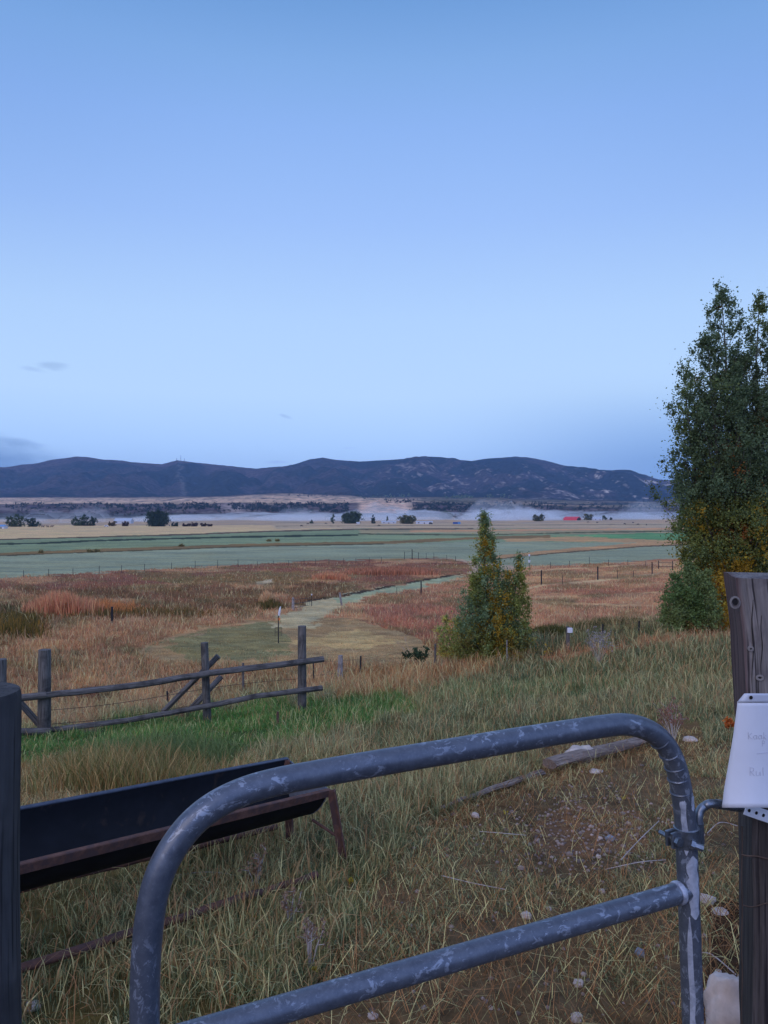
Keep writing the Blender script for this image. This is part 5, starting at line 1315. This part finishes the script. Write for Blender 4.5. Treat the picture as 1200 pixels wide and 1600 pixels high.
gv = np_mesh('gravel', V, None, M_ground, col=np.array(CC), tri=Q, smooth=True); set_props(gv, 'scattered pebbles on the bare trampled patch', 'gravel', kind='stuff')

# ------------------------------------------------------------------ small plants
def sprig(name, label, cat, u_, vb_, H, n_, cl_, sz, spread=.35, twig=M_wire, nb=7, yo=0):
    b = G(u_, vb_); t = thing(name, label, cat, b); m = MB(); cen = []; 
    for i in range(nb):
        a = random.uniform(0, 6.28); q_ = b + Vector((math.cos(a) * H * spread * random.random(), math.sin(a) * H * spread * random.random(), H * random.uniform(.55, 1)))
        mid = b.lerp(q_, .5) + Vector((0, 0, H * .08)); m.sweep([b - Vector((0, 0, .02)), mid, q_], [.0025 + H * .002, .002 + H * .001, .001 + H * .0008], 4)
        for f_ in (.55, .7, .85, 1): cen.append(mid.lerp(q_, f_))
        for k in range(3):
            s_ = mid.lerp(q_, random.random()); e_ = s_ + Vector((random.uniform(-1, 1), random.uniform(-1, 1), random.uniform(.1, 1))) * H * .2; m.sweep([s_, e_], .001 + H * .0006, 3); cen.append(e_)
    m.build('stem', twig, t)
    if n_: 
        V_, Q_, C_ = leaf_cloud(cen, [H * .12] * len(cen), n_, sz, [np.array(random.choice(cl_)) for _ in cen]); np_mesh('foliage', V_, Q_, M_leaf, tuple(b), t, C_)
    return t
sprig('orange_plant', 'bright orange leafy sprig beside the timber post above the paper', 'plant', 1140, 1150, .17, 10, [(.75, .22, .05), (.62, .18, .05)], .03, .25)
M_pale = plain('pale_stem', (.50, .42, .38), .8)
sprig('dead_weed', 'pale bare twiggy weed standing at the brow below the white tagged post', 'weed', 935, 1040, 1.15, 3, [(.42, .35, .33)], .05, .5, M_pale, 16)
sprig('dead_weed', 'rust coloured seeding weed in the grass behind the right bend of the gate', 'weed', 1052, 1160, .34, 9, [(.42, .20, .13), (.34, .17, .12)], .016, .5, M_pale, 12)
sprig('dead_weed', 'dry seeding weed behind the lower right leg of the trough', 'weed', 400, 1395, .2, 6, [(.40, .25, .14)], .014, .3, M_pale, 6)
sprig('dead_weed', 'small tan weed between the rusty pipes', 'weed', 452, 1455, .16, 6, [(.38, .24, .15)], .012, .3, M_pale, 5)
sprig('dead_weed', 'tan seeding weed below the end of the thick rusty pipe', 'weed', 484, 1520, .2, 6, [(.36, .23, .15)], .012, .3, M_pale, 6)
sprig('green_bush', 'dark green shrub at the fence end left of the willow shrub', 'bush', 655, 1045, .75, 22, [(.05, .085, .035), (.07, .11, .05)], .06, .9, M_wire, 12)
sprig('branch', 'pale dead branch leaning on the green shrub by the fence', 'branch', 645, 1040, 1.2, 0, [], .01, .9, M_pale, 3)
for u_, v_, lb in ((443, 1358, 'yellow flower near the end of the thin rusty pipe'), (550, 1380, 'yellow flower at the foot of the trough leg'), (398, 1434, 'yellow flower between the rusty pipes'), (495, 1522, 'yellow flower low in the grass above the rail'), (973, 1243, 'yellow flower in front of the timber behind the gate'), (790, 1268, 'yellow flower beside the broken log')):
    sprig('wildflower', 'small ' + lb, 'flower', u_, v_ + 12, .06, 5, [(.72, .52, .05)], .008, .3, M_wire, 2)
# long pale stalks lying about
for k_, (P_, lb) in enumerate(((((946, 1365), (1000, 1362), (1040, 1350)), 'long pale bent stalk lying right of the stile base rail'), (((970, 1350), (1000, 1325), (1030, 1288)), 'pale stalk leaning up toward the hinge clamp'),
        (((750, 1305), (780, 1315), (822, 1311)), 'pale stalk lying beside the tiny white stone'), (((690, 1375), (735, 1395), (790, 1397)), 'pale stalk curving across the trampled grass left of centre'), (((1085, 1500), (1110, 1510), (1150, 1532)), 'pale stalk lying on the dark soil by the large boulder'),
        (((1105, 1308), (1125, 1298), (1152, 1296)), 'curved pale stalk below the hinge pin'), (((270, 1375), (330, 1378), (395, 1380)), 'thin straight stalk lying in front of the gate corner'))):
    pts_ = [G(*p) + Vector((0, 0, .02 + .025 * (i == 1))) for i, p in enumerate(P_)]
    m = MB(); m.sweep(spline(pts_, 5), .0022, 5); o = m.build('stalk', M_pale, None, pts_[0]); set_props(o, lb, 'stalk')

# ------------------------------------------------------------------ mist and haze
def vol(name, dens, colr, aniso=0.0):
    m = bpy.data.materials.new(name); m.use_nodes = True; n = m.node_tree; n.nodes.clear()
    v_ = n.nodes.new('ShaderNodeVolumePrincipled'); v_.inputs['Color'].default_value = (*colr, 1); v_.inputs['Density'].default_value = dens; v_.inputs['Anisotropy'].default_value = aniso
    o_ = n.nodes.new('ShaderNodeOutputMaterial'); n.links.new(v_.outputs[0], o_.inputs['Volume']); return m
def mist(label, banks, dens, name='mist'):
    """lumpy low banks of ground mist: (u, distance, width px, height px, depth m)"""
    V = []; Q = []
    for (u_, y_, wpx, hpx, dep) in banks:
        K = y_ / F; cx_, cz_ = (u_ - 600) * K, -15.1 + EYE; b_ = len(V); na, nh = 28, 9; sd_ = random.random() * 90
        for i in range(nh + 1):
            ph = math.pi / 2 * i / nh
            for j in range(na):
                a = 2 * math.pi * j / na; k = .65 + .7 * float(fbm(np.array([math.cos(a) * 2.2 + sd_]), np.array([math.sin(a) * 2.2 + i * .35]), 3, 17)[0])
                V.append((cx_ + math.cos(a) * math.cos(ph) * wpx * K / 2 * k, y_ + math.sin(a) * math.cos(ph) * dep / 2 * k, cz_ - .5 + math.sin(ph) * hpx * K * k))
        for i in range(nh):
            for j in range(na): p = b_ + i * na + j; q_ = b_ + i * na + (j + 1) % na; Q.append((p, q_, q_ + na, p + na))
        V.append((cx_, y_, cz_ - .5)); c0 = len(V) - 1
        for j in range(na): Q.append((b_ + (j + 1) % na, b_ + j, c0, c0))
    Q = np.array(Q); tri = Q[Q[:, 2] == Q[:, 3]][:, :3]; Q = Q[Q[:, 2] != Q[:, 3]]
    o = np_mesh(name, V, Q, vol(name + '_air', dens, (.90, .95, 1.0)), tri=tri); return set_props(o, label, 'mist', kind='stuff')
bk = []
for u_ in range(280, 560, 42): bk.append((u_ + random.uniform(-12, 12), random.uniform(1250, 1500), random.uniform(120, 190), random.uniform(8, 13), random.uniform(160, 300)))
for u_ in range(560, 860, 38): bk.append((u_ + random.uniform(-12, 12), random.uniform(1300, 1550), random.uniform(80, 150), random.uniform(9, 20), random.uniform(160, 300)))
for u_ in range(860, 1200, 44): bk.append((u_ + random.uniform(-12, 12), random.uniform(1530, 1640), random.uniform(120, 180), random.uniform(9, 14), random.uniform(160, 300)))
mist('long bank of white ground mist lying across the far valley', bk, .0072)
bk = [(130, 1050, 60, 22, 90), (150, 1100, 40, 26, 80), (115, 1000, 60, 12, 80), (75, 980, 70, 22, 80), (60, 960, 40, 14, 70)] + [(u_, 1150, 90, 8, 120) for u_ in (20, 180, 215, 240)]
mist('blue smoke drifting over the homestead at left', bk, .0055, 'smoke')
mist('taller plume of mist rising behind the bluff by the willow', [(590, 1350, 60, 30, 120), (610, 1400, 90, 22, 150), (800, 1500, 120, 26, 180), (770, 1480, 80, 30, 150), (1005, 1600, 70, 28, 150), (470, 1400, 90, 20, 100)], .0042)
# air
bx0, bx1, by0, by1, bz0, bz1 = -7450, 7450, -7450, 7450, float(min(g.bound_box[0][2], hl.bound_box[0][2])) - 1.0, 620
_a = np.zeros(len(hl.data.vertices) * 3, np.float32); hl.data.vertices.foreach_get('co', _a); allz = _a[2::3]; bz0 = min(bz0, allz.min() - 1); bz1 = allz.max() + 60
HV = [(bx0, by0, bz0), (bx1, by0, bz0), (bx1, by1, bz0), (bx0, by1, bz0), (bx0, by0, bz1), (bx1, by0, bz1), (bx1, by1, bz1), (bx0, by1, bz1)]
hzo = np_mesh('haze', HV, [(3, 2, 1, 0), (4, 5, 6, 7), (0, 1, 5, 4), (1, 2, 6, 5), (2, 3, 7, 6), (3, 0, 4, 7)], vol('dawn_air', .000066, (.34, .60, 1.0)))
set_props(hzo, 'thin blue morning haze over the whole valley', 'haze', kind='stuff')
